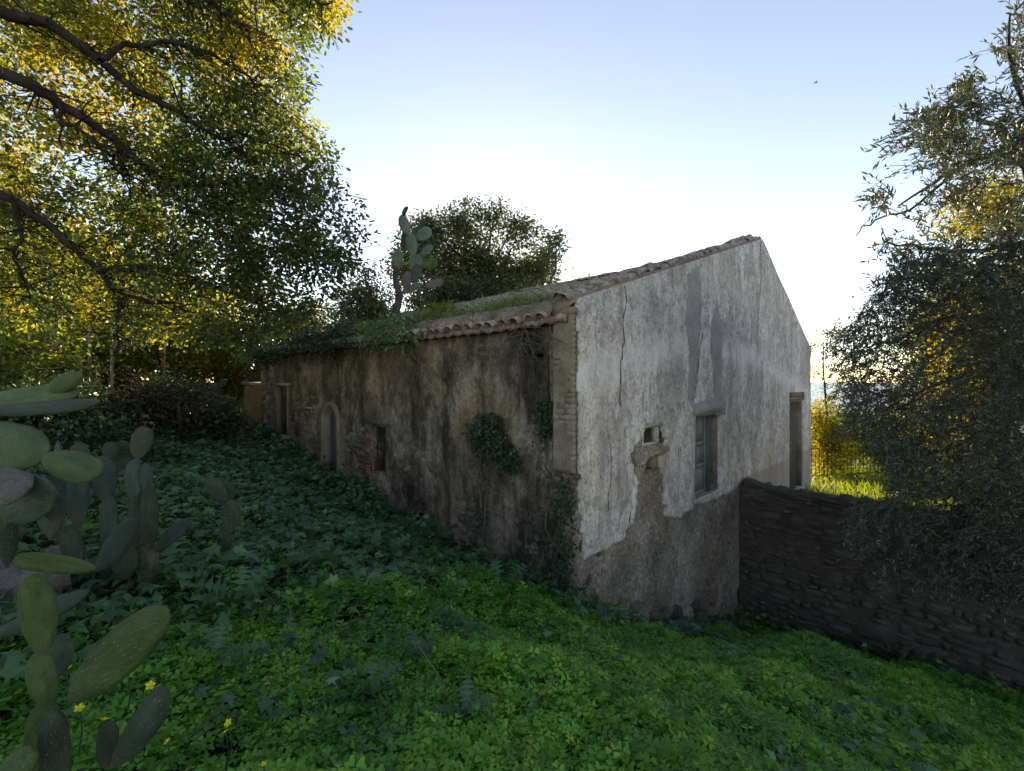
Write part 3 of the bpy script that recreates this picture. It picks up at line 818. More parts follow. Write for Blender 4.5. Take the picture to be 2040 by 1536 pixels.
# corner pilaster of rendered brick, broken off low down
pb0, pb1 = -0.02, lft(1112, 0)[0]
pz0, pz1 = lft(1130, 938)[1], 2.56
mb = MB(); mb.box((-0.1015, pb0 + .02, pz0), (0.0, pb1 - .015, pz1 - .02), .001); pil = mb.obj('pilaster', M['pil'], house, loc=HL)
pil['label'] = 'brick corner pilaster with its foot broken off'
z = pz0; k = 0
while z < pz1 - .12:
    z2 = z + rng.uniform(.062, .078)
    cuts = [pb0, pb1] if k % 2 else [pb0, pb0 + (pb1 - pb0) * rng.uniform(.4, .6), pb1]
    for c0, c1 in zip(cuts[:-1], cuts[1:]):
        mb = MB(); mb.box((-0.105 - rng.uniform(0, .005), c0 + .002, z + .0015), (-0.05, c1 - .002, z2 - .0015), .0025); mb.obj('brick', M['pilbrick'], pil)
    z = z2; k += 1
mb = MB(); mb.box((-0.125, pb0 - .015, z), (-0.04, pb1 + .01, pz1), .005); mb.obj('pilaster_cap', M['pil'], pil)
v, q = sheet(pb0 + .004, pb1 - .004, pz0 + .02, z - .004, .02, lambda u, zz_: fbm(u, zz_, 77, 3.2, 3) > -.17, lambda u, zz_: .1145 + .005 * fbm(u, zz_, 78, 6, 3), lambda u, zz_, o: np.stack([-o, u, zz_], -1), .012, .3, None, 14)
link('render_skin', make_mesh('render_skin', v, q, M['pil'], True), pil)
# ragged mortar under the pilaster
for k in range(14):
    link('stone', STONES[k % 7], pil, (-0.05, rng.uniform(pb0, pb1), pz0 - rng.uniform(-.03, .12)), (rng.normal(0, .3), rng.normal(0, .2), math.pi / 2), (rng.uniform(.07, .13), .09, rng.uniform(.05, .1)))

# other walls
mb = MB()
mb.box((GW - .45, 0.46, -4.3), (GW - .001, LW - .01, 2.5)); mb.box((.46, LW - .45, -2.6), (GW - .46, LW - .001, 2.5))
rear = mb.obj('rear_wall', M['render'], house, loc=HL)
mb = MB(); mb.add([(0, LW, 2.5), (RIDGE_A, LW, RIDGE_Z - .25), (GW, LW, 2.5), (0, LW - .4, 2.5), (RIDGE_A, LW - .4, RIDGE_Z - .25), (GW, LW - .4, 2.5)], [[0, 1, 4, 3], [1, 2, 5, 4], [0, 3, 5, 2]], [[0, 2, 1], [3, 4, 5]])
mb.obj('rear_gable', M['render'], house, loc=HL)
# moulded cornice along the far eave
prof = [(0, 1.9), (.06, 1.92), (.08, 2.05), (.16, 2.1), (.18, 2.2), (.28, 2.25), (.30, 2.42), (.4, 2.46), (.4, 2.58), (0, 2.6)]
n = len(prof); v = [(GW + x, b, z) for b in (0.02, LW) for x, z in prof]
q = [[i, (i + 1) % n, n + (i + 1) % n, n + i] for i in range(n)]
mb = MB(); mb.add(v, q, [[0, i + 1, i] for i in range(1, n - 1)]); mb.obj('cornice', M['pil'], house, loc=HL)

# ---- roof
def sag(a, b): return -0.16 * np.sin(np.pi * np.clip(b / LW, 0, 1)) * np.clip(0.3 + a / RIDGE_A, 0, 1) + 0.02 * vnoise(a, b, 51, 0.8)
def deck_z(a, b): return 2.50 + SL * a + sag(a, b)
PITCH = 0.235
ncol = int((LW - 0.30) / PITCH)
# deck with troughs between the tile rows
aa = np.linspace(-0.16, RIDGE_A, 30); bb = np.linspace(0.05, LW, ncol * 4 + 1)
Aa, Bb = np.meshgrid(aa, bb)
Zz = deck_z(Aa, Bb) + 0.012 + 0.02 * np.cos((Bb - .42) / PITCH * 2 * math.pi)
na, nb = len(aa), len(bb)
ii = (np.arange(nb - 1)[:, None] * na + np.arange(na - 1)[None]).ravel()
q = np.stack([ii, ii + 1, ii + na + 1, ii + na], -1)
vtop = np.stack([Aa.ravel(), Bb.ravel(), Zz.ravel()], -1)
vb = vtop - [0, 0, .09]; N = len(vtop)
rim = np.concatenate([np.arange(nb - 1) * na]); 
q2 = np.concatenate([q, q[:, ::-1] + N, np.stack([rim, rim + na, rim + na + N, rim + N], -1)])
roof = link('roof', make_mesh('roof', np.concatenate([vtop, vb]), q2, M['tile'], True), house, HL)
roof['label'] = 'sagging roof of old curved clay tiles with lichen'
# far slope
mb = MB(); na2 = 14
aa2 = np.linspace(RIDGE_A, GW + .35, na2); bb2 = np.linspace(0.05, LW, ncol * 3)
Aa, Bb = np.meshgrid(aa2, bb2); Zz = RIDGE_Z - .1 - SR * (Aa - RIDGE_A) + sag(RIDGE_A - (Aa - RIDGE_A), Bb) + .03 * np.cos(Bb / PITCH * 2 * math.pi)
ii = (np.arange(len(bb2) - 1)[:, None] * na2 + np.arange(na2 - 1)[None]).ravel()
mb.add(np.stack([Aa.ravel(), Bb.ravel(), Zz.ravel()], -1), np.stack([ii, ii + 1, ii + na2 + 1, ii + na2], -1)); mb.obj('rear_slope', M['tile'], roof)

def tile_geo(r0=.105, r1=.085, L=.46, th=.016, seg=6):
    v = []; ang = np.linspace(-.02, math.pi + .02, seg + 1)
    for rr in (0, th):
        for x, r in ((0, r0), (L, r1)):
            for t in ang: v.append((x, (r - rr) * math.cos(t), (r - rr) * math.sin(t) * .92 - .012))
    n = seg + 1; q = []
    for i in range(seg):
        q += [[i, n + i, n + i + 1, i + 1], [2 * n + i, 2 * n + i + 1, 3 * n + i + 1, 3 * n + i], [i, i + 1, 2 * n + i + 1, 2 * n + i]]
    q += [[0, 2 * n, 3 * n, n], [seg, n + seg, 3 * n + seg, 2 * n + seg]]
    return np.array(v), np.array(q)
tv, tq = tile_geo()
TILE = make_mesh('tile', tv, tq, M['tile'], True)
slope = math.atan(SL)
cand = []
for c in range(ncol):
    b = 0.42 + c * PITCH
    for r_ in range(21):
        a = -0.26 + r_ * 0.37
        if a > RIDGE_A - .25: break
        cand.append((a, b))
for r_ in range(22):             # verge row lying on the gable
    a = -0.20 + r_ * 0.36
    if a < RIDGE_A - .3: cand.append((a, 0.10)); cand.append((a + .1, 0.27))
camL = Vector((to_ab(0, 0)[0], to_ab(0, 0)[1], EYE))
cand.sort(key=lambda p: (p[0] - camL[0]) ** 2 + (p[1] - camL[1]) ** 2 - (6 if p[1] < .3 else 0) - (14 if p[0] < -.1 else 0))
rest_v, rest_q, base = [], [], 0
def tile_mat4(a, b, k):
    verge = b < .3
    z = (EAVE_Z + SL * a + .045 + (.02 if b > .2 else 0)) if verge else deck_z(np.array(a), np.array(b)) + .02
    loc = Vector((a + rng.normal(0, .02), b + rng.normal(0, .012), float(z) + rng.normal(0, .01)))
    return loc, (rng.normal(0, .07), -slope - .05 + rng.normal(0, .035), rng.normal(0, .05) + (rng.normal(0, .12) if rng.random() < .12 else 0))
from mathutils import Euler
for k, (a, b) in enumerate(cand):
    loc, rot = tile_mat4(a, b, k)
    if k < 300:
        link('tile', TILE, roof, loc, rot)
    else:
        mtx = np.array(Euler(rot).to_matrix())
        rest_v.append(tv @ mtx.T + np.array(loc)); rest_q.append(tq + base); base += len(tv)
o = link('tile', make_mesh('more_tiles', np.concatenate(rest_v), np.concatenate(rest_q), M['tile'], True), roof); o['kind'] = 'stuff'
for k in range(int(LW / .36)):
    b = 0.05 + k * .36
    z = RIDGE_Z - .12 + float(sag(np.array(RIDGE_A), np.array(b)))
    if b < .3: z = RIDGE_Z - .05
    link('ridge_tile', TILE, roof, (RIDGE_A + rng.normal(0, .015), b - .05, z + rng.normal(0, .008) + .03), (rng.normal(0, .05), rng.normal(0, .03) - .03, math.pi / 2 + rng.normal(0, .04)), (1, 1.3, 1.1))
# mortar band over the eave tiles
bs = np.arange(.32, 5.2, .12); prof = [(-.16, .03), (-.19, .10), (-.15, .19), (-.02, .24), (.12, .22)]
v = []
for b in bs:
    for x, z in prof:
        v.append((x + .012 * float(vnoise(b, x * 5, 61, 3)), b, float(deck_z(np.array(x), np.array(b))) + z + .015 * float(vnoise(b, z * 9, 62, 4)) - .02))
n = len(prof); q = [[j * n + i, (j + 1) * n + i, (j + 1) * n + i + 1, j * n + i + 1] for j in range(len(bs) - 1) for i in range(n - 1)]
link('eave_mortar', make_mesh('eave_mortar', np.array(v), np.array(q + [[0, 1, 2, 3]]), M['pil'], True), roof)
# mortar bed under the verge tiles
n = 40; v = []
for k in range(n):
    a = -.1 + (RIDGE_A + .1) * k / (n - 1); zr = float(roofline(np.array(a)))
    for b, dz in ((-.012, -.03), (-.03, .055), (.36, .075), (.40, -.25)):
        v.append((a, b + .008 * float(vnoise(a, b * 9, 65, 4)), zr + dz + (.012 * float(vnoise(a, b, 66, 5)) if dz > 0 else 0)))
q = [[j * 4 + i, (j + 1) * 4 + i, (j + 1) * 4 + i + 1, j * 4 + i + 1] for j in range(n - 1) for i in range(3)] + [[0, 1, 2, 3]]
link('verge_mortar', make_mesh('verge_mortar', np.array(v), np.array(q), M['pil'], True), roof)
# rafter and battens under the eave
for z_, x_ in ((-.03, -.06),):
    mb = MB(); mb.tube([(x_, .3, 2.44), (x_, 5, 2.40), (x_, LW, 2.3)], .035, 6); mb.obj('eave_beam', M['oldwood'], roof)

# ------------------------------------------------------------------ boundary wall of dark rubble
WA, WTOP = 5.97, -0.63
x, y = hxy(WA, -4.0)
bw = thing('boundary_wall', (x, y, -3.6), 'dark rubble boundary wall running from the gable under the olive tree', 'wall', rz=THETA)
def wl(a, b, z): return (a - WA, b + 4.0, z + 3.6)      # house axes, local to the wall
def wtop(b): return WTOP + .05 * math.sin(b * 1.7) + .03 * math.sin(b * 4.1) - .02 * b * 0
mb = MB(); mb.box(wl(WA + .07, -9.5, -4.4), wl(WA + .5, .03, WTOP - .12)); mb.obj('wall_core', M['mortar'], bw)
v, q = sheet(-9.45, .04, -4.3, WTOP - .02, .07, lambda u, z: np.ones_like(u, bool), lambda u, z: .035 * fbm(u, z, 75, 3, 4) + .012, lambda u, z, o: np.stack([.03 - o, u + 4.0, z + 3.6], -1), .05, .3, None, 12)
link('earth_mortar', make_mesh('earth_mortar', v, q, M['mortar'], True), bw)
DST = [stone_mesh(200 + k, M['darkstone'], .45) for k in range(7)]
lst = []; z = -3.95
while z < WTOP - .04:
    h = rng.uniform(.05, .15); b = -.03 - rng.uniform(0, .2)
    while b > -9.3:
        L = rng.uniform(.1, .2) if rng.random() < .5 else rng.uniform(.2, .5)
        if rng.random() > .18: lst.append((b - L / 2, z + h / 2 + .05 * math.sin(b * 1.3) + rng.normal(0, .015), L * .96, h * rng.uniform(.55, 1.15)))
        b -= L + .012
    z += h + .01
gone = [(-.62, -1.35), (-0.45, -2.45)]
lst = [s for s in lst if not any(abs(s[0] - g[0]) < .16 and abs(s[1] - g[1]) < .07 for g in gone)]
lst.sort(key=lambda s: (s[0] < -4.4, -s[2] * s[3] / ((hxy(WA, s[0])[1]) ** 2)))
rv, rq, base = [], [], 0
for k, (b, z, L, h) in enumerate(lst):
    me = DST[k % 7]; pos = wl(WA + .01 - rng.uniform(-.02, .035), b, z); rot = (rng.normal(0, .12), rng.normal(0, .09), math.pi / 2 + rng.normal(0, .09)); sc = (L, .05, h)
    if k < 300: link('stone', me, bw, pos, rot, sc)
    else:
        vv = np.empty(len(me.vertices) * 3, np.float32); me.vertices.foreach_get('co', vv); vv = vv.reshape(-1, 3) * sc
        rv.append(vv @ np.array(Euler(rot).to_matrix()).T + pos)
        if k == 300: qq = np.array([list(p.vertices) for p in me.polygons])
        rq.append(qq + base); base += len(vv)
o = link('stone', make_mesh('more_stones', np.concatenate(rv), np.concatenate(rq), M['darkstone']), bw); o['kind'] = 'stuff'
# mossy mortar coping
bs = np.arange(-9.4, 0.0, .1); prof = [(-.01, -.12), (-.015, -.03), (.05, .02), (.25, .035), (.45, .01), (.52, -.15)]; v = []
for b in bs:
    for x_, z_ in prof:
        v.append(wl(WA + x_ + .04 * float(vnoise(b, x_ * 3, 71, 2.2)), b, WTOP - .03 + z_ + .07 * float(fbm(np.array(b), np.array(x_ * 3), 72, 2.4, 3)) + .12 * math.exp(-((b + .0) / .35) ** 2)))
n = len(prof); q = [[j * n + i, j * n + i + 1, (j + 1) * n + i + 1, (j + 1) * n + i] for j in range(len(bs) - 1) for i in range(n - 1)]
link('coping', make_mesh('coping', np.array(v), np.array(q), M['mossy']), bw)
for k in range(16):
    b = -.3 - k * .28 + rng.normal(0, .08); L = rng.uniform(.14, .34)
    link('cap_stone', DST[k % 7], bw, wl(WA + rng.uniform(.08, .3), b, WTOP - .0 + rng.uniform(-.02, .03)), (math.pi / 2 + rng.normal(0, .2), rng.normal(0, .2), rng.uniform(0, 6)), (L, .12, L * rng.uniform(.6, .9)))
# rubble clump at the foot of the gable
ru = [(1262, 1212, .24), (1300, 1225, .2), (1345, 1222, .3), (1380, 1210, .26), (1240, 1190, .18), (1420, 1190, .24), (1405, 1225, .28), (1320, 1205, .16)]
for k, (px, py, s) in enumerate(ru):
    a, z = gab(px, py)
    link('stone', STONES[k % 7], gable, (a, -0.03, z), (rng.normal(0, .2), rng.normal(0, .3), math.pi + rng.normal(0, .2)), (s * 1.3, .12, s))

# ------------------------------------------------------------------ leaf and tree builders
T_LEAF = (np.array([[0, 0, 0], [-.28, .42, .07], [0, 1, -.06], [.28, .42, .07]]), np.array([[0, 2, 1], [0, 3, 2]]))
T_OAK = (np.array([[0, 0, 0], [-.2, .25, .04], [-.16, .42, .02], [-.32, .66, .07], [0, 1, -.05], [.32, .66, .07], [.16, .42, .02], [.2, .25, .04]]),
         np.array([[0, 2, 1], [0, 4, 2], [2, 4, 3], [0, 7, 6], [0, 6, 4], [6, 5, 4]]))
T_OAK2 = (np.array([[0, 0, 0], [-.26, .32, .06], [-.22, .75, .03], [0, 1, -.06], [.22, .75, .03], [.26, .32, .06]]), np.array([[0, 3, 1], [1, 3, 2], [0, 5, 3], [5, 4, 3]]))
T_OLIVE = (np.array([[0, 0, 0], [-.125, .45, .02], [0, 1, -.04], [.125, .45, .02]]), np.array([[0, 2, 1], [0, 3, 2]]))
def t_clover():
    v, f = [], []
    for k in range(3):
        t = k * 2 * math.pi / 3 + .3; c, s = math.cos(t), math.sin(t)
        for x, y, z in ((0, .04, 0), (-.33, .42, .05), (0, .44, -.05), (.33, .42, .05), (-.2, .56, 0.0), (.2, .56, 0.0)):
            v.append((c * x - s * y, s * x + c * y, z))
        b = k * 6; f += [[b, b + 2, b + 1], [b, b + 3, b + 2], [b + 1, b + 2, b + 4], [b + 2, b + 3, b + 5]]
    return np.array(v), np.array(f)
T_CLOVER = t_clover()
def t_lobed():
    v = [(0, 0, 0), (0, .3, .03)]; f = []
    an = np.radians(np.linspace(-125, 125, 11)); rr = [.38, .3, .56, .34, .66, .4, .66, .34, .56, .3, .38]; rr[5] = .78; rr[4] = .42; rr[6] = .42
    rr = [.34, .22, .56, .26, .64, .34, .74, .34, .64, .26, .56]
    an = np.radians(np.linspace(-135, 135, 11)); rr = [.4, .22, .55, .26, .62, .78, .62, .26, .55, .22, .4]
    rr[4] = .36; rr[6] = .36
    for t, r in zip(an, rr): v.append((r * math.sin(t), .3 + r * math.cos(t) * .95, -.12 * r if r > .38 else .05))
    for k in range(10): f.append([1, 2 + k + 1, 2 + k])
    f += [[0, 1, 2], [0, 12, 1]]
    return np.array(v), np.array(f)
T_LOBED = t_lobed()

def unit(v): return v / (np.linalg.norm(v, axis=-1, keepdims=True) + 1e-9)
def leaf_arrays(P, T, Nn, S, tmpl):
    T = unit(T); X = unit(np.cross(T, Nn)); Z = np.cross(X, T)
    tv, tf = tmpl; k = len(tv)
    v = P[:, None] + S[:, None, None] * (tv[None, :, :1] * X[:, None] + tv[None, :, 1:2] * T[:, None] + tv[None, :, 2:] * Z[:, None])
    f = (tf[None] + (np.arange(len(P)) * k)[:, None, None]).reshape(-1, 3)
    return v.reshape(-1, 3), f, k
def leaf_mesh(name, parts, mat, origin=(0, 0, 0)):
    vs, fs, at, n = [], [], [], 0
    for (v, f, k, rnd) in parts:
        vs.append(v); fs.append(f + n); at.append(np.repeat(rnd, k)); n += len(v)
    return make_mesh(name, np.concatenate(vs) - np.asarray(origin), np.concatenate(fs), mat, False, np.concatenate(at))

def rand_dirs(n, r):
    return unit(r.normal(0, 1, (n, 3)))

def crown_leaves(clumps, per, leaf, tmpl, cr, r, droop=.25, flat=.7, cen=None, rbias=None):
    """clumps (n,3); leaves scattered round each clump, pointing outward"""
    n = len(clumps)
    P0 = np.repeat(clumps, per, axis=0)
    D = r.normal(0, 1, P0.shape) * cr * np.array([1, 1, flat])
    P = P0 + D
    T = unit(D) + .5 * rand_dirs(len(P), r) + np.array([0, 0, -droop])
    N = unit(np.array([0, 0, .8]) + rand_dirs(len(P), r))
    S = leaf * r.uniform(.65, 1.25, len(P))
    rnd = np.clip(np.repeat(r.uniform(.1, .75, n), per) + r.normal(0, .18, len(P)) + (0 if rbias is None else np.repeat(rbias, per)), 0, 1)
    v, f, k = leaf_arrays(P, T, N, S, tmpl)
    return (v, f, k, rnd)

def limb(mb, p0, p1, r0, r1, r, bend=.15, n=5, sides=6, sagz=0.0):
    p0 = np.asarray(p0, float); p1 = np.asarray(p1, float)
    t = np.linspace(0, 1, n)[:, None]; L = np.linalg.norm(p1 - p0)
    off = r.normal(0, bend * L * .35, 3)
    pts = p0 + (p1 - p0) * t + np.sin(t * math.pi) * off + np.array([0, 0, sagz]) * np.sin(t * math.pi)
    pts[1:-1] += r.normal(0, .02 * L, (n - 2, 3))
    mb.tube(pts, np.linspace(r0, r1, n), sides)
    return pts

def blob_tree(name, label, cat, base, trunks, blobs, density, per, leaf, tmpl, leafmat, barkmat, seed, cr=.28, tr=.12, group=None, droop=.25, shell=.5, twig=.012, flat=.7, parts=('trunk', 'crown'), fork=None):
    """trunks: list of polylines [(x,y,z,r)..]; blobs: (x,y,z,rx,ry,rz)"""
    r = np.random.default_rng(seed); base = np.asarray(base, float)
    root = thing(name, base, label, cat, group)
    mb = MB(); nodes = []
    for tk in trunks:
        tk = np.array(tk); mb.tube(tk[:, :3] - base, tk[:, 3], 8)
        for a_, b_ in zip(tk[:-1], tk[1:]):
            for s in np.linspace(0, 1, 5): nodes.append(a_ + (b_ - a_) * s)
    nodes = np.array(nodes); nodes = nodes[nodes[:, 2] > base[2] + .25 * (nodes[:, 2].max() - base[2])]
    cl = []
    for (x, y, z, rx, ry, rz) in blobs:
        c = np.array([x, y, z])
        d = np.linalg.norm(nodes[:, :3] - c, axis=1) + np.maximum(0, nodes[:, 2] - z) * 1.5
        k = nodes[np.argmin(d)]
        limb(mb, k[:3] - base, c - base, min(k[3] * .7, tr), .025, r, .3, 6, 6)
        n = max(3, int(density * (rx * ry + ry * rz + rx * rz)))
        dv = rand_dirs(n, r); rad = r.uniform(shell, 1.0, n) ** .6
        rad = rad * (1 + .25 * np.sin(dv[:, 0] * 5 + seed) * np.cos(dv[:, 2] * 4 + x))
        pc = c + dv * rad[:, None] * np.array([rx, ry, rz])
        cl.append(pc)
        for p in pc:
            if r.random() < .75: limb(mb, c - base + r.normal(0, .1, 3), p - base, twig * 1.4, twig * .35, r, .3, 4, 3)
    cl = np.concatenate(cl)
    mb.obj(parts[0], barkmat, root, True)
    m = leaf_mesh('crown', [crown_leaves(cl, per, leaf, tmpl, cr, r, droop, flat)], leafmat, base)
    link(parts[1], m, root)
    return root

def gz(x, y): return float(ground_z(np.array([x]), np.array([y]))[0])

# ------------------------------------------------------------------ the oak overhanging from the left
def build_oak():
    r = np.random.default_rng(11)
    bx, by = -9.2, 6.6; base = np.array([bx, by, gz(bx, by)])
    root = thing('oak_tree', base, 'spreading oak with drooping limbs and yellow and green leaves beside the house', 'tree')
    mb = MB()
    top = np.array([-8.9, 6.4, 5.2])
    mb.tube(np.array([base + [0, 0, -.2], base + [.05, 0, 1.2], [-9.0, 6.5, 3.4], top, [-8.7, 6.6, 7.0], [-8.2, 6.8, 8.6]]) - base, [.42, .34, .3, .26, .2, .1], 10)
    cl, bias = [], []
    limbs = [  # (pixels, depth from, depth to, radius from, radius to)
        ([(-150, -60), (0, 22), (100, 45), (200, 120), (280, 190), (350, 222), (440, 275), (520, 330)], 6.2, 7.6, .13, .02),
        ([(-170, 90), (60, 160), (115, 205), (205, 262), (262, 312), (330, 362), (420, 377), (500, 362), (600, 390)], 6.3, 8.2, .12, .02),
        ([(-150, 300), (20, 390), (120, 470), (200, 540), (240, 592), (330, 600), (420, 640)], 6.4, 8.0, .1, .02),
        ([(-120, -250), (150, -150), (320, -60), (430, 10), (480, 50), (560, 90)], 6.2, 7.4, .11, .02),
        ([(200, 120), (250, 90), (340, 85), (430, 110), (500, 160), (560, 220)], 6.6, 7.6, .055, .012),
        ([(120, 205), (130, 250), (210, 290), (250, 330), (240, 345)], 6.6, 7.0, .04, .012),
        ([(330, 362), (390, 430), (460, 470), (560, 500), (660, 500)], 7.3, 8.6, .05, .012),
        ([(240, 592), (232, 640), (238, 700)], 7.3, 7.4, .05, .02),
        ([(420, 377), (470, 420), (560, 440), (680, 440)], 7.6, 8.8, .045, .012),
        ([(20, 390), (40, 450), (30, 520), (60, 590)], 6.6, 7.0, .05, .014),
        ([(440, 275), (500, 270), (570, 300), (620, 330)], 7.3, 8.2, .035, .01),
        ([(200, 540), (300, 530), (400, 560), (500, 600), (590, 620)], 7.2, 8.6, .045, .012),
        ([(-100, -300), (200, -260), (420, -120), (560, -40), (640, 10)], 6.2, 7.2, .1, .02),
    ]
    for k, (pp, d0, d1, r0, r1) in enumerate(limbs):
        n = len(pp); pts = np.array([W(x, y, d) for (x, y), d in zip(pp, np.linspace(d0, d1, n))])
        if pp[0][0] < 0: pts = np.vstack([top + [0, 0, (.8 if pp[0][1] < -100 else 0)], pts])
        t = np.linspace(0, 1, len(pts)); tt = np.linspace(0, 1, len(pts) * 3)
        fine = np.stack([np.interp(tt, t, pts[:, i]) for i in range(3)], -1); fine[1:-1] += r.normal(0, .025, (len(fine) - 2, 3))
        mb.tube(fine - base, np.linspace(r0 * .85, r1 * .6, len(fine)), 7)
        for s in range(len(fine) // 4, len(fine)):      # twigs
            for _ in range(3):
                e = fine[s] + r.normal(0, 1, 3) * [.26, .5, .22] + [0, .1, -.05]
                limb(mb, fine[s] - base, e - base, .016, .004, r, .4, 4, 3)
    outline = [(-120, -160), (560, -160), (668, -40), (672, 12), (684, 44), (655, 62), (622, 70), (600, 105), (606, 140), (596, 190), (584, 225), (628, 265), (650, 305), (662, 350), (668, 372), (700, 392), (716, 420), (720, 460), (704, 490),
               (690, 520), (684, 548), (668, 580), (640, 615), (600, 640), (540, 668), (470, 690), (380, 690), (300, 660), (240, 690), (160, 640), (60, 640), (-120, 560)]
    n = 0
    while n < 2250:
        px, py = r.uniform(-120, 730), r.uniform(-160, 700)
        if not inpoly(np.array([px]), np.array([py]), outline)[0]: continue
        # airy on the left and low down, denser to the right
        dens = .55 + .45 * float(sstep(np.array(px), 100, 450)) - .25 * float(sstep(np.array(py), 470, 650)) * (px < 450)
        g = float(fbm(np.array(px), np.array(py), 81, 1 / 85, 3))
        if g + .5 * dens < r.uniform(-.35, .4): continue
        edge = min(abs(px - 640) / 300, 1)
        d = r.uniform(6.9, 10.2) if px < 450 else r.uniform(7.1, 9.6)
        p = W(px, py, d)
        cl.append(p); n += 1
        bias.append(.3 * (1 - float(sstep(np.array(px + .55 * py), 250, 620))) + (.42 if py < 170 and px > 400 else 0) + .16 * (px < 360) + .5 * float(fbm(np.array(px), np.array(py), 83, 1 / 120, 2)) - .2)  # yellow tint stands for backlit leaves, dark green for shaded ones
    cl = np.array(cl); bias = np.array(bias)
    for p in cl[::2]:
        limb(mb, p + r.normal(0, .25, 3) * [1, 1, .5] - base, p - base, .009, .003, r, .4, 3, 3)
    mb.obj('trunk', M['bark'], root, True)
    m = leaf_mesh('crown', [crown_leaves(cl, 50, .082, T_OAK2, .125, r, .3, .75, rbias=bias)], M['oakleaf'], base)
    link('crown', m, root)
build_oak()

# ------------------------------------------------------------------ trees behind
def simple_tree(name, label, px, d, y_top, w, seed, leafmat, bark, nb=9, density=6, per=30, leaf=.11, tmpl=T_LEAF, cr=.3, crown_lo=.35, group=None, tr=.14, dx=0, flat=.7, shell=.45):
    r = np.random.default_rng(seed)
    c = W(px, HY, d); x, y = c[0] + dx, c[1]; zb = gz(x, y); zt = W(px, y_top, d)[2]; H = zt - zb
    blobs = []
    for k in range(nb):
        t = r.uniform(0, 1); zz = zb + H * (crown_lo + (1 - crown_lo - .12) * t)
        rr = w * (.30 + .12 * math.sin(t * 3)) * r.uniform(.7, 1.15) * (1 - .35 * t)
        an = r.uniform(0, 6.28); dd = w * .5 * (1 - .6 * t) * r.uniform(.3, .85)
        blobs.append((x + dd * math.cos(an), y + dd * math.sin(an), zz, rr, rr, rr * .8))
    blobs.append((x, y, zt - w * .16, w * .2, w * .2, w * .15))
    tk = [(x, y, zb - .2, tr * 1.3), (x + r.normal(0, .1), y, zb + H * .2, tr), (x + r.normal(0, .25), y, zb + H * .5, tr * .7), (x + r.normal(0, .2), y, zb + H * .8, tr * .3)]
    return blob_tree(name, label, 'tree', (x, y, zb), [tk], blobs, density, per, leaf, tmpl, leafmat, bark, seed, cr, tr * .6, group, flat=flat, shell=shell)

# broad tree right behind the roof, sun breaking through it
def back_tree():
    d = 19.0; blobs = []
    for px, py, w, h in [(875, 465, 52, 48), (932, 440, 42, 38), (985, 432, 24, 28), (1042, 472, 32, 34), (1108, 485, 20, 24), (1085, 510, 32, 30), (900, 540, 80, 50), (1000, 545, 75, 40), (1070, 545, 55, 35), (825, 515, 45, 45), (805, 540, 32, 40), (960, 500, 40, 40), (840, 475, 38, 38), (1020, 450, 14, 20), (990, 590, 90, 40), (880, 600, 80, 40)]:
        p = W(px, py, d + rng.uniform(-1.5, 1.5)); blobs.append((p[0], p[1], p[2], w / F * d, w / F * d * 1.1, h / F * d))
    b = W(960, HY, d); zb = gz(b[0], b[1])
    tk = [(b[0], b[1], zb - .2, .3), (b[0], b[1], zb + 2, .25), (b[0] - .3, b[1], zb + 4, .2), (b[0] + .2, b[1], zb + 6, .08)]
    tk2 = [(b[0], b[1], zb + 1.5, .2), (b[0] + 1.2, b[1], zb + 3.5, .15), (b[0] + 2.2, b[1], zb + 5, .07)]
    blob_tree('carob_tree', 'broad evergreen tree rising right behind the tiled roof', 'tree', (b[0], b[1], zb), [tk, tk2], blobs, 24, 38, .14, T_LEAF, M['evergreen'], M['palebark'], 31, .17, .1, shell=.3)
back_tree()
simple_tree('bushy_tree', 'small round bushy tree behind the overgrown eave', 728, 16.0, 520, 2.6, 33, M['evergreen'], M['palebark'], 12, 22, 36, .11, cr=.17, crown_lo=.4)
YT = 'autumn trees beyond the yard'
for k, (lab, px, d, yt, w, mt) in enumerate([
    ('yellow autumn tree standing beyond the brush heap', 330, 17.0, 505, 5.0, 'yellowleaf'),
    ('tall golden tree at the far edge of the yard', 150, 19.0, 440, 5.5, 'yellowleaf'),
    ('orange tinged tree behind the bleached fence posts', 40, 15.0, 470, 4.5, 'yellowleaf'),
    ('slim yellow tree beyond the low ochre wall', 470, 20.0, 560, 4.0, 'yellowleaf'),
    ('dark green tree beyond the yard behind the golden trees', 230, 27.0, 500, 7.0, 'evergreen'),
    ('grey green tree behind the far end of the long wall', 600, 24.0, 590, 5.0, 'evergreen')]):
    simple_tree('autumn_tree', lab, px, d, yt, w, 40 + k, M[mt], M['bark'], 12, 7.5, 30, .14, T_OAK, .32, .12, YT, .11)
def shrub(name, label, x, y, w, h, seed, leafmat, per=26, leaf=.08, density=16, cr=.14, cat='shrub', group=None, tmpl=T_LEAF, z=None, nb=6, bark='bark'):
    r = np.random.default_rng(seed); zb = gz(x, y) if z is None else z; blobs = []
    for k in range(nb):
        rr = w * r.uniform(.22, .36); blobs.append((x + r.uniform(-.5, .5) * w * .7, y + r.uniform(-.5, .5) * w * .5, zb + h * r.uniform(.3, .75), rr, rr, h * r.uniform(.22, .35)))
    tk = [(x, y, zb - .05, .03), (x, y, zb + h * .3, .025), (x + .05, y, zb + h * .6, .012)]
    return blob_tree(name, label, cat, (x, y, zb), [tk], blobs, density, per, leaf, tmpl, leafmat, M[bark], seed, cr, .02, group, twig=.006, parts=('stem', 'foliage'))
p = W(40, 720, 10.5); shrub('sunlit_shrub', 'bright yellow green shrub catching sun beside the fence posts', p[0], p[1], 2.6, 2.2, 51, M['limeleaf'], 28, .1, 16, .16)
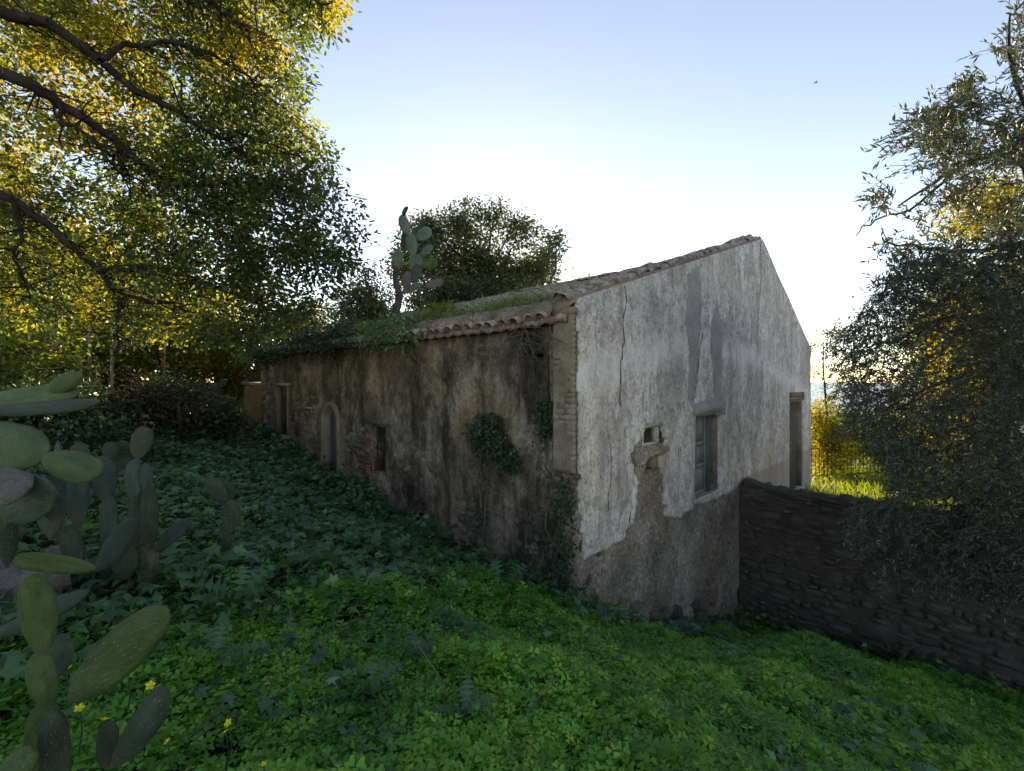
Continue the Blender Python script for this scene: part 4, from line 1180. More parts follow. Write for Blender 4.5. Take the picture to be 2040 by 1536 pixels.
p = W(120, 720, 12.5); shrub('sunlit_shrub', 'sunlit spiky green bush behind the brush heap', p[0], p[1], 2.0, 1.9, 52, M['limeleaf'], 26, .12, 14, .16, tmpl=T_OLIVE)
p = W(450, 740, 17.5); shrub('sunlit_shrub', 'golden bush glowing above the low ochre wall', p[0], p[1], 2.6, 2.3, 53, M['yellowleaf'], 26, .1, 14, .18)

for k, (px, d, w, h, mt, lab) in enumerate([(210, 15.5, 3.2, 2.4, 'limeleaf', 'lime green undergrowth bush below the golden trees'), (330, 16.5, 3.2, 2.2, 'oakleaf', 'rust tinged bush behind the brush heap'), (-20, 12.5, 3.0, 2.4, 'oakleaf', 'leafy bush at the foot of the orange tinged tree'),
        (400, 21.0, 3.6, 2.6, 'evergreen', 'dark bush far beyond the ochre wall'), (90, 17.0, 3.6, 3.0, 'yellowleaf', 'golden undergrowth bush below the tall golden tree'), (270, 20.0, 4.0, 3.2, 'yellowleaf', 'yellow bush in the gap between the autumn trees'), (560, 19.0, 3.4, 2.8, 'evergreen', 'dark bush behind the far corner of the house')]):
    p = W(px, 760, d); shrub('undergrowth_bush', lab, p[0], p[1], w, h, 551 + k, M[mt], 30, .12, 12, .2, group='undergrowth beyond the yard', nb=8)  # yellow and lime leaf colours imitate sunlight on the undergrowth

for k, (px, py, d, w, h, mt, lab) in enumerate([(70, 800, 8.0, 2.0, 1.1, 'ivy', 'dark green bramble mound at the shaded edge of the yard'), (330, 800, 10.5, 2.0, 1.3, 'ivy', 'dark bramble mound beside the brush heap'), (190, 850, 7.4, 1.6, .8, 'ivy', 'low dark bramble in front of the brush heap'), (420, 800, 11.6, 1.2, .9, 'ivy', 'dark bramble around the far prickly pear')]):
    p = W(px, py, d); shrub('bramble', lab, p[0], p[1], w, h, 571 + k, M[mt], 34, .09, 26, .14, group='brambles at the edge of the yard', nb=8)

# right side, beyond the boundary wall
p = W(1640, 850, 19.0); x, y = p[0], p[1]; zb = gz(x, y)
blobs = [(x - .2, y, zb + 2.6, .5, .6, .5), (x + .35, y, zb + 3.3, .5, .6, .6), (x - .1, y + .2, zb + 4.2, .45, .5, .4), (x + .3, y, zb + 1.7, .5, .5, .4), (x - .5, y, zb + 5.3, .4, .4, .35), (x + .2, y, zb + 5.8, .5, .5, .3)]
tk = [(x, y, zb - .1, .08), (x, y, zb + 1.0, .06), (x + .15, y, zb + 2.6, .045), (x, y, zb + 4.4, .03), (x, y, zb + 5.6, .015)]
blob_tree('feathery_tree', 'slender yellow feathery tree just past the house corner', 'tree', (x, y, zb), [tk], blobs, 16, 24, .11, T_LEAF, M['yellowleaf'], M['bark'], 61, .18, .03)
p = W(1648, 900, 18.6); shrub('yellow_shrub', 'bright yellow shrub glowing right past the house corner', p[0], p[1], 1.5, 3.1, 64, M['yellowleaf'], 30, .11, 20, .18, nb=8)
for k, (px, d, w, h, lab) in enumerate([(1650, 20.5, 2.4, 3.2, 'sunlit hedge bush right behind the iron fence'), (1720, 21.5, 2.8, 2.9, 'lime green hedge bush further along the iron fence'), (1800, 20.5, 3.0, 2.4, 'hedge bush half hidden behind the olive tree')]):
    p = W(px, 900, d); shrub('hedge_bush', lab, p[0], p[1], w, h, 65 + k, M['limeleaf'], 28, .12, 13, .2, group='hedge behind the iron fence', nb=8)
simple_tree('golden_tree', 'tall golden crowned tree behind the olive tree', 2000, 17.0, 325, 5.2, 71, M['yellowleaf'], M['bark'], 14, 13, 34, .13, T_LEAF, .28, .2)
simple_tree('golden_tree', 'grey green tree beyond the terrace beside the golden one', 1890, 20.0, 520, 4.6, 72, M['evergreen'], M['bark'], 12, 12, 34, .13, T_LEAF, .28, .15)

# ------------------------------------------------------------------ olive tree on the right
def build_olive():
    r = np.random.default_rng(91)
    bx, by = 9.6, 7.2; base = np.array([bx, by, gz(bx, by)])
    root = thing('olive_tree', base, 'large grey green olive tree leaning over the boundary wall', 'tree')
    mb = MB(); fk = np.array([9.3, 7.2, 1.2])
    mb.tube(np.array([base + [0, 0, -.2], base + [0, 0, .8], fk - [.1, 0, .6], fk]) - base, [.34, .28, .25, .22], 9)
    limbs = [([(2200, 700), (2100, 560), (2040, 330), (1990, 300), (1900, 340), (1790, 410)], 7.0, 5.6, .09, .01),
             ([(2200, 720), (2040, 635), (1900, 630), (1830, 655), (1790, 680), (1700, 690)], 6.8, 7.4, .06, .01),
             ([(2200, 640), (2060, 480), (1950, 500), (1850, 500), (1760, 480)], 6.6, 5.6, .06, .01),
             ([(2150, 500), (2060, 250), (2010, 120), (2012, 30)], 5.8, 4.8, .05, .008),
             ([(2200, 760), (2080, 800), (1980, 850), (1880, 900), (1780, 920)], 7.0, 8.4, .07, .012),
             ([(2100, 420), (2000, 260), (1900, 215), (1800, 225)], 6.0, 5.2, .04, .008),
             ([(2150, 900), (2040, 1010), (1950, 1060), (1850, 1090)], 6.6, 7.0, .05, .01),
             ([(2150, 800), (2000, 720), (1900, 760), (1800, 790), (1700, 780)], 6.6, 7.6, .05, .01),
             ([(1900, 340), (1820, 420), (1740, 440), (1705, 470)], 5.8, 5.5, .02, .005)]
    for k, (pp, d0, d1, r0, r1) in enumerate(limbs):
        n = len(pp); pts = np.array([W(x, y, d) for (x, y), d in zip(pp, np.linspace(d0, d1, n))])
        if pp[0][0] >= 2150: pts = np.vstack([fk, pts])
        t = np.linspace(0, 1, len(pts)); tt = np.linspace(0, 1, len(pts) * 3)
        fine = np.stack([np.interp(tt, t, pts[:, i]) for i in range(3)], -1); fine[1:-1] += r.normal(0, .02, (len(fine) - 2, 3))
        mb.tube(fine - base, np.linspace(r0, r1, len(fine)), 6)
    # leafy shoots: a thin stem with leaves in pairs
    outline = [(2120, -80), (2020, 0), (1990, 80), (1950, 130), (1890, 180), (1860, 215), (1790, 225), (1775, 262), (1800, 300), (1790, 330), (1750, 340), (1735, 390), (1760, 430), (1770, 470), (1745, 490), (1800, 520), (1760, 560), (1735, 600), (1690, 640), (1652, 662),
               (1640, 690), (1655, 730), (1672, 760), (1690, 800), (1668, 830), (1700, 860), (1740, 890), (1770, 940), (1770, 990), (1700, 1000), (1690, 1060), (1760, 1130), (1900, 1170), (2120, 1200), (2500, 900), (2500, -80)]
    P, T, S, Nn, rn = [], [], [], [], []
    n = 0
    while n < 9500:
        px, py = r.uniform(1640, 2480), r.uniform(-60, 1190)
        if not inpoly(np.array([px]), np.array([py]), outline)[0]: continue
        up = py < 560
        g = float(fbm(np.array(px), np.array(py), 95, 1 / 90, 3))
        if up and g < r.uniform(-.6, .4): continue
        if not up and px < 1900 and g < r.uniform(-.9, .3): continue
        if px > 2080 and r.random() < .55: continue
        if up and r.random() < .5: continue
        d = (r.uniform(4.2, 6.2) if up else r.uniform(5.2, 8.4))
        if py > 950: d = r.uniform(5.4, 7.0)
        p = W(px, py, d)
        a_, b_ = to_ab(p[0], p[1])
        if a_ > -.1 and b_ > -.15: continue
        if p[2] < gz(p[0], p[1]) + .2: continue
        L = r.uniform(.25, .5)
        dirv = unit(np.array([-.7, -.25, .35 if up else -.05]) + r.normal(0, .55, 3))
        s = np.linspace(0, 1, 4)[:, None]; bend = np.array([0, 0, -.12]) * s ** 2
        pts = p + dirv * (s - .4) * L + bend
        mb.tube(pts - base, np.linspace(.006, .002, 4), 3)
        m = 13; tq_ = np.linspace(0, 1, m)[:, None]
        side = unit(np.cross(np.repeat(dirv[None], m, 0), r.normal(0, 1, (m, 3))))
        P.append(pts[0] + (pts[-1] - pts[0]) * tq_); T.append(dirv * .75 + side * r.uniform(.5, 1.0, (m, 1))); S.append(r.uniform(.06, .1, m) if up else r.uniform(.045, .075, m)); Nn.append(np.array([0, 0, .6]) + r.normal(0, .7, (m, 3))); rn.append(np.clip(r.normal(.45, .25, m), 0, 1))
        n += 1
    v, f, k = leaf_arrays(np.concatenate(P), np.concatenate(T), np.concatenate(Nn), np.concatenate(S), T_OLIVE)
    mb.obj('trunk', M['palebark'], root, True)
    link('crown', leaf_mesh('crown', [(v, f, k, np.concatenate(rn))], M['oliveleaf'], base), root)
build_olive()

# ------------------------------------------------------------------ ground cover
def free(x, y, m=0.06):
    a, b = to_ab(x, y)
    return ~((a > -m) & (b > -m) & (a < GW + .3) & (b < LW + .1)) & ~((a > WA - .1) & (a < WA + .6) & (b < 0))
def clover_side(x, y):
    return 2.9 + (x + 2.7) * 1.05 + 1.1 * fbm(x, y, 101, .45, 3) - y
def scatter(n, x0, x1, y0, y1, keep, r):
    out = []
    tot = 0
    while tot < n:
        x = r.uniform(x0, x1, n); y = r.uniform(y0, y1, n)
        k = keep(x, y)
        out.append(np.stack([x[k], y[k]], -1)); tot += k.sum()
        if len(out) > 40: break
    return np.concatenate(out)[:n]
def in_view(x, y, m=1.1): return (y > .5) & (np.abs(x) < 1.16 * y + m)

r = np.random.default_rng(201)
def bulge(x, y): return .05 + .14 * (fbm(x, y, 111, 1.2, 3) + .3).clip(0) + .09 * (vnoise(x, y, 112, 3.5)).clip(0)
def clover_part(n, x0, x1, y0, y1, keep, size, r):
    p = scatter(n, x0, x1, y0, y1, keep, r); x, y = p[:, 0], p[:, 1]
    h = bulge(x, y) * r.uniform(.35, 1.2, len(x)) + r.uniform(0, .05, len(x))
    P = np.stack([x, y, ground_z(x, y) + h], -1)
    N = unit(np.array([0, -.15, 1.0]) + r.normal(0, .45, P.shape)); T = rand_dirs(len(P), r); T[:, 2] *= .1
    rnd = np.clip(.42 + .5 * fbm(x, y, 113, 1.3, 3) + r.normal(0, .2, len(x)), 0, 1)
    v, f, k = leaf_arrays(P, T, N, size * r.uniform(.45, 1.3, len(x)), T_CLOVER)
    return (v, f, k, rnd)
near = lambda x, y: in_view(x, y, 1.3) & free(x, y) & (clover_side(x, y) > r.normal(0, .35, x.shape)) & (y < 3.4) & (fbm(x, y, 151, 1.5, 3) < .5 + r.normal(0, .1, x.shape))
mid = lambda x, y: in_view(x, y, .5) & free(x, y) & (clover_side(x, y) > r.normal(0, .4, x.shape)) & (y >= 3.4) & (to_ab(x, y)[0] < 5.9) & (fbm(x, y, 151, 1.5, 3) < .5 + r.normal(0, .1, x.shape))
parts = [clover_part(36000, -3.5, 5.5, .6, 3.4, near, .062, r), clover_part(44000, -3, 9, 3.4, 9.5, mid, .076, r)]
sp = lambda x, y: in_view(x, y, .5) & free(x, y) & (clover_side(x, y) <= .2)
parts.append(clover_part(9000, -8, 2, 2, 9, sp, .045, r))
o = link('clover', leaf_mesh('clover', parts, M['clover'])); tag(o, 'bright green clover carpet covering the slope in front', 'clover', kind='stuff')

def weed_part(n, x0, x1, y0, y1, keep, size, r, hmax):
    p = scatter(n, x0, x1, y0, y1, keep, r); x, y = p[:, 0], p[:, 1]
    cl = .5 + .5 * fbm(x, y, 121, 1.4, 3)
    h = (.06 + hmax * cl.clip(.1)) * r.uniform(.5, 1.1, len(x))
    P = np.stack([x, y, ground_z(x, y) + h], -1)
    T = rand_dirs(len(P), r); T[:, 2] = T[:, 2] * .25 - .15
    N = unit(np.array([0, -.2, 1.0]) + r.normal(0, .42, P.shape))
    rnd = np.clip(.4 + .35 * fbm(x, y, 123, 1.1, 3) + r.normal(0, .2, len(x)), 0, 1)
    v, f, k = leaf_arrays(P, T, N, size * r.uniform(.55, 1.3, len(x)), T_LOBED)
    return (v, f, k, rnd)
wz = lambda x, y: in_view(x, y, 2.6) & free(x, y) & (clover_side(x, y) < r.normal(0, .3, x.shape)) & (y < 14.5)
wc = lambda x, y: in_view(x, y) & free(x, y) & (clover_side(x, y) > 0) & (fbm(x, y, 131, 1.0, 3) > .12) & (to_ab(x, y)[0] < 5.9)
def hugging(x, y):
    a, b = to_ab(x, y)
    return free(x, y, .0) & (((a < 0) & (a > -.55) & (b > -.3) & (b < LW)) | ((b < 0) & (b > -.6) & (a > -.2) & (a < 5.9)) | ((a < 5.9) & (a > 5.4) & (b < 0) & (b > -5)))
parts = [weed_part(23500, -15, 2.5, .6, 14.5, wz, .118, r, .34), weed_part(2300, -3, 7, 1.2, 8, wc, .095, r, .17), weed_part(3400, -8, 8, 5, 14, hugging, .115, r, .5)]
o = link('weeds', leaf_mesh('weeds', parts, M['weed'])); tag(o, 'dark lobed weeds blanketing the bank along the long wall', 'weeds', kind='stuff')
# sunlit grass beyond
tz = lambda x, y: free(x, y) & (to_ab(x, y)[0] > WA + .6) & (y < 22) & (x > 2)
p = scatter(9000, 4, 17, 9, 22, tz, r)
far = lambda x, y: free(x, y) & (in_view(x, y, 2)) & (x < -4)
p2 = scatter(9000, -22, -5, 13.0, 22, far, r); p = np.concatenate([p, p2])
def blades(p, zf, L, r, w=.06):
    n = len(p); P = np.stack([p[:, 0], p[:, 1], zf], -1)
    T = unit(r.normal(0, .45, (n, 3)) + [0, 0, 1]); N = rand_dirs(n, r)
    tm = (np.array([[-w, 0, 0], [w, 0, 0], [w * .7, .55, .1], [-w * .7, .55, .1], [0, 1, .32]]), np.array([[0, 1, 2], [0, 2, 3], [3, 2, 4]]))
    v, f, k = leaf_arrays(P, T, N, L * r.uniform(.5, 1.3, n), tm)
    return (v, f, k, np.clip(r.normal(.4, .25, n), 0, 1))
o = link('far_grass', leaf_mesh('far_grass', [blades(p, ground_z(p[:, 0], p[:, 1]), .3, r)], M['limeleaf'])); tag(o, 'sunlit rough grass beyond the yard and terrace', 'grass', kind='stuff')
p = scatter(1000, -3, 6, 1.0, 6, lambda x, y: in_view(x, y) & free(x, y) & (fbm(x, y, 141, .9, 3) > .1) & (clover_side(x, y) > 0), r)
o = link('yard_grass', leaf_mesh('yard_grass', [blades(p, ground_z(p[:, 0], p[:, 1]) + .04, .2, r, .022)], M['grass'])); tag(o, 'thin grass blades poking out of the clover carpet', 'grass', kind='stuff')

# large-leaved plants one can tell apart
def acanthus_leaf(seed):
    r = np.random.default_rng(seed); n = 7; v = []; f = []
    for i in range(n):
        t = i / (n - 1); z = .34 * math.sin(t * 2.1) - .12 * t * t; y = t
        w = (.26 * math.sin(math.pi * min(1, t * .9 + .08)) + .02)
        tip = w * r.uniform(.9, 1.15); sin_ = w * .62
        v += [(0, y, z), (-tip, y + .05, z + .05), (-sin_, y + .09, z + .04), (tip, y + .05, z + .05), (sin_, y + .09, z + .04)]
    for i in range(n - 1):
        b, c = i * 5, i * 5 + 5
        f += [[b, b + 2, b + 1], [b, c, b + 2], [b, b + 3, b + 4], [b, b + 4, c]]
    m = make_mesh('leaf', np.array(v), np.array(f), M['weed'], False, np.full(len(v), r.uniform(.1, .55)))
    return m
ALEAF = [acanthus_leaf(300 + k) for k in range(5)]
PL = [(1000, 1180, 'broad', .42), (905, 1165, '', .34), (1350, 1262, '', .38), (830, 1320, '', .26), (640, 1130, '', .3), (1250, 1260, '', .26), (470, 1210, '', .34), (330, 1160, '', .36), (1420, 1262, '', .36), (780, 1110, '', .3), (560, 1050, '', .32), (430, 1330, '', .24), (930, 1430, '', .18), (740, 1390, '', .2)]
labs = ['big lobed thistle clump beside the foot of the corner', 'lobed thistle clump below the fallen pale slab', 'blue green thistle clump against the gable foot', 'small thistle rosette alone in the clover', 'thistle clump on the weedy bank below the barred window',
        'low thistle tuft between corner and gable rubble', 'thistle clump in front of the small cactus with the pale stone', 'thistle clump behind the pale boulder', 'thistle clump in the angle of gable and boundary wall', 'thistle clump uphill of the fallen slab',
        'thistle clump on the bank below the arched door', 'thistle rosette beside the yellow flowers', 'tiny thistle rosette low in the clover', 'small thistle rosette with upright leaves in the clover']
def ray_ground(px, py):
    d = np.linspace(1.0, 25, 1200); x = (px - 1020) / F * d; z = EYE - (py - HY) / F * d
    g = ground_z(x, d) + .1
    k = np.argmax(z < g)
    return x[k], d[k]
for (px, py, _, s), lab in zip(PL, labs):
    x, y = ray_ground(px, py)
    t = thing('thistle_plant', (x, y, gz(x, y)), lab, 'plant', 'thistle clumps in the ground cover')
    for k in range(9):
        link('leaf', ALEAF[k % 5], t, (0, 0, .06 + .012 * k), (R(rng.uniform(-12, 40)), R(rng.uniform(-25, 25)), k * 2.4 + rng.uniform(-.5, .5)), (s * rng.uniform(.55, 1.2),) * 3)

# tall dry stalks leaning out of the clover
for px, py, h, lean, lab in [(900, 1400, .42, -.5, 'pale dry stalk leaning over the clover below the long wall'), (350, 1500, .3, .6, 'thin pale stalk leaning beside the yellow flowers'), (1040, 1440, .3, .5, 'bent dry stalk in the middle of the clover'), (1320, 1440, .26, -.3, 'short brown dead stem in the clover before the gable'), (1180, 1300, .3, .3, 'dry stem standing in front of the corner')]:
    x, y = ray_ground(px, py); mb = MB()
    mb.tube([(0, 0, -.02), (lean * h * .3, .02, h * .5), (lean * h, .05, h * .95), (lean * h * 1.3, .06, h)], [.006, .005, .003, .002], 5)
    for k in range(5):
        t = .5 + .1 * k; q0 = np.array([lean * h * t, .04 * t, h * t * .97]); limb(mb, q0, q0 + rng.normal(0, .05, 3) + [0, 0, .03], .002, .001, rng, .2, 3, 3)
    o = mb.obj('dry_stalk', M['twig'], None, True, (x, y, gz(x, y))); tag(o, lab, 'dry stem', 'dry stalks in the clover')

# yellow flowers near the cactus
def flower_mesh():
    mb = MB()
    for k in range(5):
        t = k * 1.2566; c, s = math.cos(t), math.sin(t)
        v = [(0, 0, 0), (-.35, .6, .3), (0, 1, .42), (.35, .6, .3), (0, .55, .2)]
        mb.add([(c * x - s * y, s * x + c * y, z) for x, y, z in v], None, [[0, 4, 1], [1, 4, 2], [4, 3, 2], [0, 3, 4]])
    return make_mesh('blossom', np.concatenate(mb.v), np.concatenate(mb.t), M['petal'], False, np.full(mb.n, .5))
FL = flower_mesh()
mbs = MB(); mbs.tube([(0, 0, -.16), (.01, 0, -.08), (0, 0, 0)], .003, 5)
STEM = mbs.mesh('stem', M['weed'])
for px, py, d, s in [(132, 1335, 1.95, .022), (300, 1365, 2.0, .02), (158, 1412, 1.75, .018), (208, 1435, 1.75, .02), (456, 1440, 1.95, .018), (450, 1458, 1.95, .014), (334, 1478, 1.75, .014), (255, 1345, 2.1, .014), (1306, 1362, 3.4, .016), (1312, 1376, 3.3, .014), (525, 1523, 1.8, .012)]:
    p = W(px, py, d)
    t = thing('yellow_flower', (p[0], p[1], p[2]), 'small yellow wood sorrel blossom standing above the clover', 'flower', 'yellow flowers in the clover')
    link('blossom', FL, t, None, (rng.normal(.5, .3), rng.normal(0, .3), rng.uniform(0, 6)), (s,) * 3)
    st = link('stem', STEM, t)

# ------------------------------------------------------------------ prickly pears
def pad_mesh(seed, mat, bend):
    r = np.random.default_rng(seed); nl, na = 11, 14; v = []
    for i in range(nl):
        t = i / (nl - 1); s = .5 - .5 * math.cos(math.pi * t)
        w = .5 * max(0, 1 - abs(2 * s ** 1.22 - 1) ** 2.5) ** .5
        if i == 0: w = .1
        if i == nl - 1: w = .02
        th = (.5 if s > .1 else .62) * min(1, w * 2.3 + .12)
        for k in range(na):
            a = k / na * 2 * math.pi
            c, sn = math.cos(a), math.sin(a)
            v.append((w * c * (1 + .03 * math.sin(3 * s * 6 + seed)), s, th * math.copysign(abs(sn) ** .8, sn) * (1 - .25 * abs(c)) + bend * 4 * (s - s * s) + .1 * bend * c * c))
    q = [[i * na + k, i * na + (k + 1) % na, (i + 1) * na + (k + 1) % na, (i + 1) * na + k] for i in range(nl - 1) for k in range(na)]
    v = np.array(v); n = len(v)
    v = np.vstack([v, [[0, 1.004, 0]]]); b = (nl - 1) * na
    return make_mesh('pad', v, [np.array(q), np.array([[b + k, b + (k + 1) % na, n] for k in range(na)])], mat, True)
PADS = {m: [pad_mesh(k, M[m], bnd) for k, bnd in enumerate((.0, .35, -.3, .15))] for m in ('pad', 'padblue', 'padgrey', 'padteal', 'corky')}
def cactus(name, label, ref, pads, group=None, base=None, trunk=None):
    """pads: (base px, tip px, depth at base, depth at tip, seen width px, true width factor, material)"""
    p0 = W(*ref); bz = gz(p0[0], p0[1]) if base is None else base
    org = np.array([p0[0], p0[1], bz])
    t = thing(name, org, label, 'cactus', group)
    for k, (bp, tp, d0, d1, w, th, m) in enumerate(pads):
        P, Q = W(*bp, d0), W(*tp, d1); Y = Q - P; L = np.linalg.norm(Y); Y /= L
        dm = (d0 + d1) / 2; wv = w / F * dm
        view = unit(-(P + Q) / 2 + [0, 0, EYE]); 
        X = unit(np.cross(Y, view)); Z = np.cross(X, Y)
        tw = R(th); wt_ = max(wv / max(math.cos(tw), .25), wv)
        X2 = X * math.cos(tw) + Z * math.sin(tw); Z2 = np.cross(X2, Y)
        thick = min(.034 + .02 * L, .055)
        mt = Matrix(((*(X2 * wt_), 0), (*(Y * L), 0), (*(Z2 * thick), 0), (0, 0, 0, 1))).transposed()
        mt.translation = Vector(P - org)
        o = link('pad', PADS[m][(k * 7 + len(pads)) % 4], t)
        o.matrix_local = mt
    if trunk:
        mb = MB(); pts = np.array([W(px, py, d) for px, py, d, _ in trunk]) - org
        mb.tube(pts, [q[3] for q in trunk], 9); mb.obj('trunk', M['palebark'], t, True)
    return t

g, bl, gr, ck = 'pad', 'padblue', 'padgrey', 'corky'
cactus('prickly_pear', 'large green prickly pear with long slanting pads among yellow flowers', (90, 1500, 1.55), [
    ((85, 1306), (64, 1144), 1.5, 1.46, 56, 15, g), ((102, 1408), (76, 1298), 1.52, 1.5, 44, 25, g), ((82, 1560), (90, 1395), 1.55, 1.5, 58, 10, g),
    ((140, 1394), (334, 1214), 1.5, 1.32, 88, 12, g), ((225, 1525), (330, 1374), 1.42, 1.3, 56, 28, gr), ((118, 1590), (106, 1412), 1.35, 1.32, 48, 15, gr),
    ((212, 1530), (216, 1438), 1.46, 1.44, 36, 20, gr), ((0, 1560), (70, 1500), 1.25, 1.2, 60, 20, g), ((-20, 1268), (176, 1178), 1.9, 1.8, 32, 40, gr), ((112, 1350), (124, 1262), 1.85, 1.85, 46, 10, gr)],
    trunk=[(88, 1720, 1.62, .06), (86, 1610, 1.6, .055), (84, 1520, 1.55, .05)])
cactus('prickly_pear', 'old prickly pear with broad flat pads spreading above the pale boulder', (-60, 1100, 2.6), [
    ((-60, 805), (158, 782), 2.5, 2.4, 46, 35, g), ((98, 778), (162, 748), 2.42, 2.35, 34, 15, g), ((-40, 818), (199, 801), 2.3, 2.25, 26, 45, gr), ((-75, 868), (92, 912), 2.2, 2.05, 98, 8, g),
    ((90, 906), (196, 948), 2.05, 2.0, 62, 18, g), ((12, 1036), (96, 958), 2.1, 1.95, 86, 8, 'padteal'), ((-45, 945), (48, 985), 1.9, 1.85, 80, 8, ck), ((112, 1040), (104, 946), 2.2, 2.2, 42, 10, bl),
    ((192, 1132), (22, 1114), 2.4, 2.3, 36, 35, g), ((-70, 960), (-50, 840), 2.5, 2.3, 90, 10, g), ((12, 1130), (20, 1036), 2.15, 2.1, 26, 20, gr), ((-60, 1120), (0, 1000), 2.3, 2.2, 70, 10, g)],
    trunk=[(-60, 1500, 2.5, .09), (-65, 1250, 2.5, .08), (-62, 1100, 2.45, .07), (-60, 950, 2.4, .06)])
cactus('prickly_pear', 'bluish prickly pear thicket of upright pads on the weedy bank', (215, 1150, 3.6), [
    ((160, 925), (158, 882), 3.6, 3.6, 28, 10, gr), ((222, 918), (220, 880), 3.7, 3.7, 27, 10, gr), ((272, 915), (290, 850), 3.7, 3.7, 36, 10, gr), ((268, 1000), (268, 914), 3.5, 3.5, 30, 20, bl), ((292, 985), (290, 922), 3.5, 3.5, 22, 20, bl),
    ((210, 1000), (204, 908), 3.5, 3.5, 42, 10, bl), ((155, 1050), (152, 930), 3.4, 3.4, 38, 10, bl), ((220, 1110), (218, 985), 3.5, 3.5, 30, 25, gr), ((268, 1100), (270, 985), 3.55, 3.55, 24, 20, gr), ((298, 1100), (298, 965), 3.5, 3.5, 30, 15, gr),
    ((192, 1136), (268, 1034), 3.2, 3.05, 42, 25, bl), ((310, 1098), (385, 1034), 3.5, 3.4, 26, 35, bl), ((294, 1170), (294, 1084), 3.5, 3.5, 38, 10, gr), ((248, 1155), (250, 1085), 3.4, 3.4, 44, 10, gr), ((100, 1070), (102, 955), 3.2, 3.2, 46, 10, gr), ((178, 965), (184, 900), 3.7, 3.7, 24, 30, gr),
    ((120, 1040), (116, 878), 3.8, 3.8, 12, 60, bl), ((235, 940), (250, 878), 3.8, 3.8, 34, 10, gr), ((150, 1140), (135, 1050), 3.3, 3.3, 34, 20, gr), ((218, 1180), (220, 1100), 3.5, 3.5, 34, 12, gr)])
cactus('prickly_pear', 'small dark prickly pear of few pads beside a pale flat stone', (425, 1190, 4.3), [
    ((450, 1000), (415, 952), 4.3, 4.2, 30, 15, gr), ((455, 1004), (458, 960), 4.3, 4.3, 20, 20, gr), ((460, 1060), (462, 996), 4.3, 4.3, 32, 10, gr), ((446, 1112), (452, 1054), 4.3, 4.3, 18, 25, gr), ((420, 1190), (440, 1106), 4.35, 4.3, 18, 25, ck)])
cactus('prickly_pear', 'dark prickly pear crouching at the far end of the yard by the ochre wall', (425, 850, 12.5), [
    ((405, 812), (385, 770), 12.2, 12.2, 26, 10, gr), ((420, 800), (428, 762), 12.3, 12.3, 22, 10, gr), ((430, 790), (466, 800), 12.4, 12.1, 14, 20, gr), ((428, 840), (420, 795), 12.3, 12.3, 26, 10, gr), ((400, 845), (402, 805), 12.2, 12.2, 24, 10, gr), ((445, 840), (452, 800), 12.5, 12.5, 18, 10, gr), ((380, 840), (372, 800), 12, 12, 24, 10, gr), ((428, 775), (452, 756), 12.3, 12.2, 14, 10, bl), ((425, 870), (426, 830), 12.3, 12.3, 24, 10, gr)])
dR = 9.3
cactus('prickly_pear', 'tall prickly pear growing on the overgrown roof edge', (790, 620, dR), [
    ((812, 468), (799, 428), dR, dR, 21, 15, 'padteal'), ((802, 432), (812, 411), dR, dR, 8, 50, bl), ((824, 510), (817, 465), dR, dR, 23, 12, 'padteal'), ((830, 476), (859, 457), dR, dR - .1, 25, 10, 'padteal'), ((825, 468), (844, 437), dR, dR, 8, 55, bl),
    ((787, 538), (796, 498), dR, dR, 21, 12, 'padteal'), ((803, 502), (806, 460), dR + .1, dR + .1, 12, 40, bl), ((824, 543), (831, 506), dR, dR, 27, 12, 'padteal'), ((840, 529), (872, 522), dR, dR - .1, 24, 10, g), ((838, 512), (862, 488), dR, dR, 15, 35, 'padteal'),
    ((827, 562), (833, 526), dR - .05, dR - .05, 19, 12, bl), ((806, 576), (815, 540), dR, dR, 19, 12, ck), ((846, 571), (883, 559), dR, dR, 17, 20, ck), ((796, 586), (842, 566), dR, dR, 13, 30, ck)],
    base=2.45, trunk=[(784, 645, dR, .09), (790, 615, dR, .078), (797, 590, dR, .07), (790, 568, dR, .058), (787, 550, dR, .05), (788, 530, dR, .04)])

# ------------------------------------------------------------------ stones lying about
def boulder(name, label, px, py, d, size, seed, mat, sink=.25, rot=0, cat='rock'):
    r = np.random.default_rng(seed)
    nl, na = 16, 26; v = []
    for i in range(nl):
        ph = math.pi * (i + .5) / nl
        for k in range(na):
            t = k / na * 2 * math.pi
            n = np.array([math.sin(ph) * math.cos(t), math.sin(ph) * math.sin(t), math.cos(ph)])
            q = 1 + .42 * float(fbm(np.array(n[0] * 1.3 + n[2] + 9), np.array(n[1] * 1.3 - n[2] * .6 + 5), seed, 1.9, 4))
            n = np.sign(n) * np.abs(n) ** .75
            v.append(n * q * np.array(size) / 2)
    q = [[i * na + k, (i + 1) * na + k, (i + 1) * na + (k + 1) % na, i * na + (k + 1) % na] for i in range(nl - 1) for k in range(na)]
    v = np.array(v); nn = len(v); v = np.vstack([v, [[0, 0, size[2] * .47], [0, 0, -size[2] * .47]]])
    tr_ = [[nn, k, (k + 1) % na] for k in range(na)] + [[nn + 1, (nl - 1) * na + (k + 1) % na, (nl - 1) * na + k] for k in range(na)]
    p = W(px, py, d)
    o = link(name, make_mesh(name, v, [np.array(q), np.array(tr_)], mat, True), None, (p[0], p[1], p[2]), (r.normal(0, .1), r.normal(0, .1), rot))
    return tag(o, label, cat)
boulder('boulder', 'pale pinkish boulder under the broad cactus pads', 48, 1172, 3.1, (.42, .36, .4), 5, M['rock'])
boulder('flat_stone', 'pale flat stone leaning at the foot of the small dark cactus', 402, 1142, 4.2, (.17, .2, .09), 6, M['rock'])
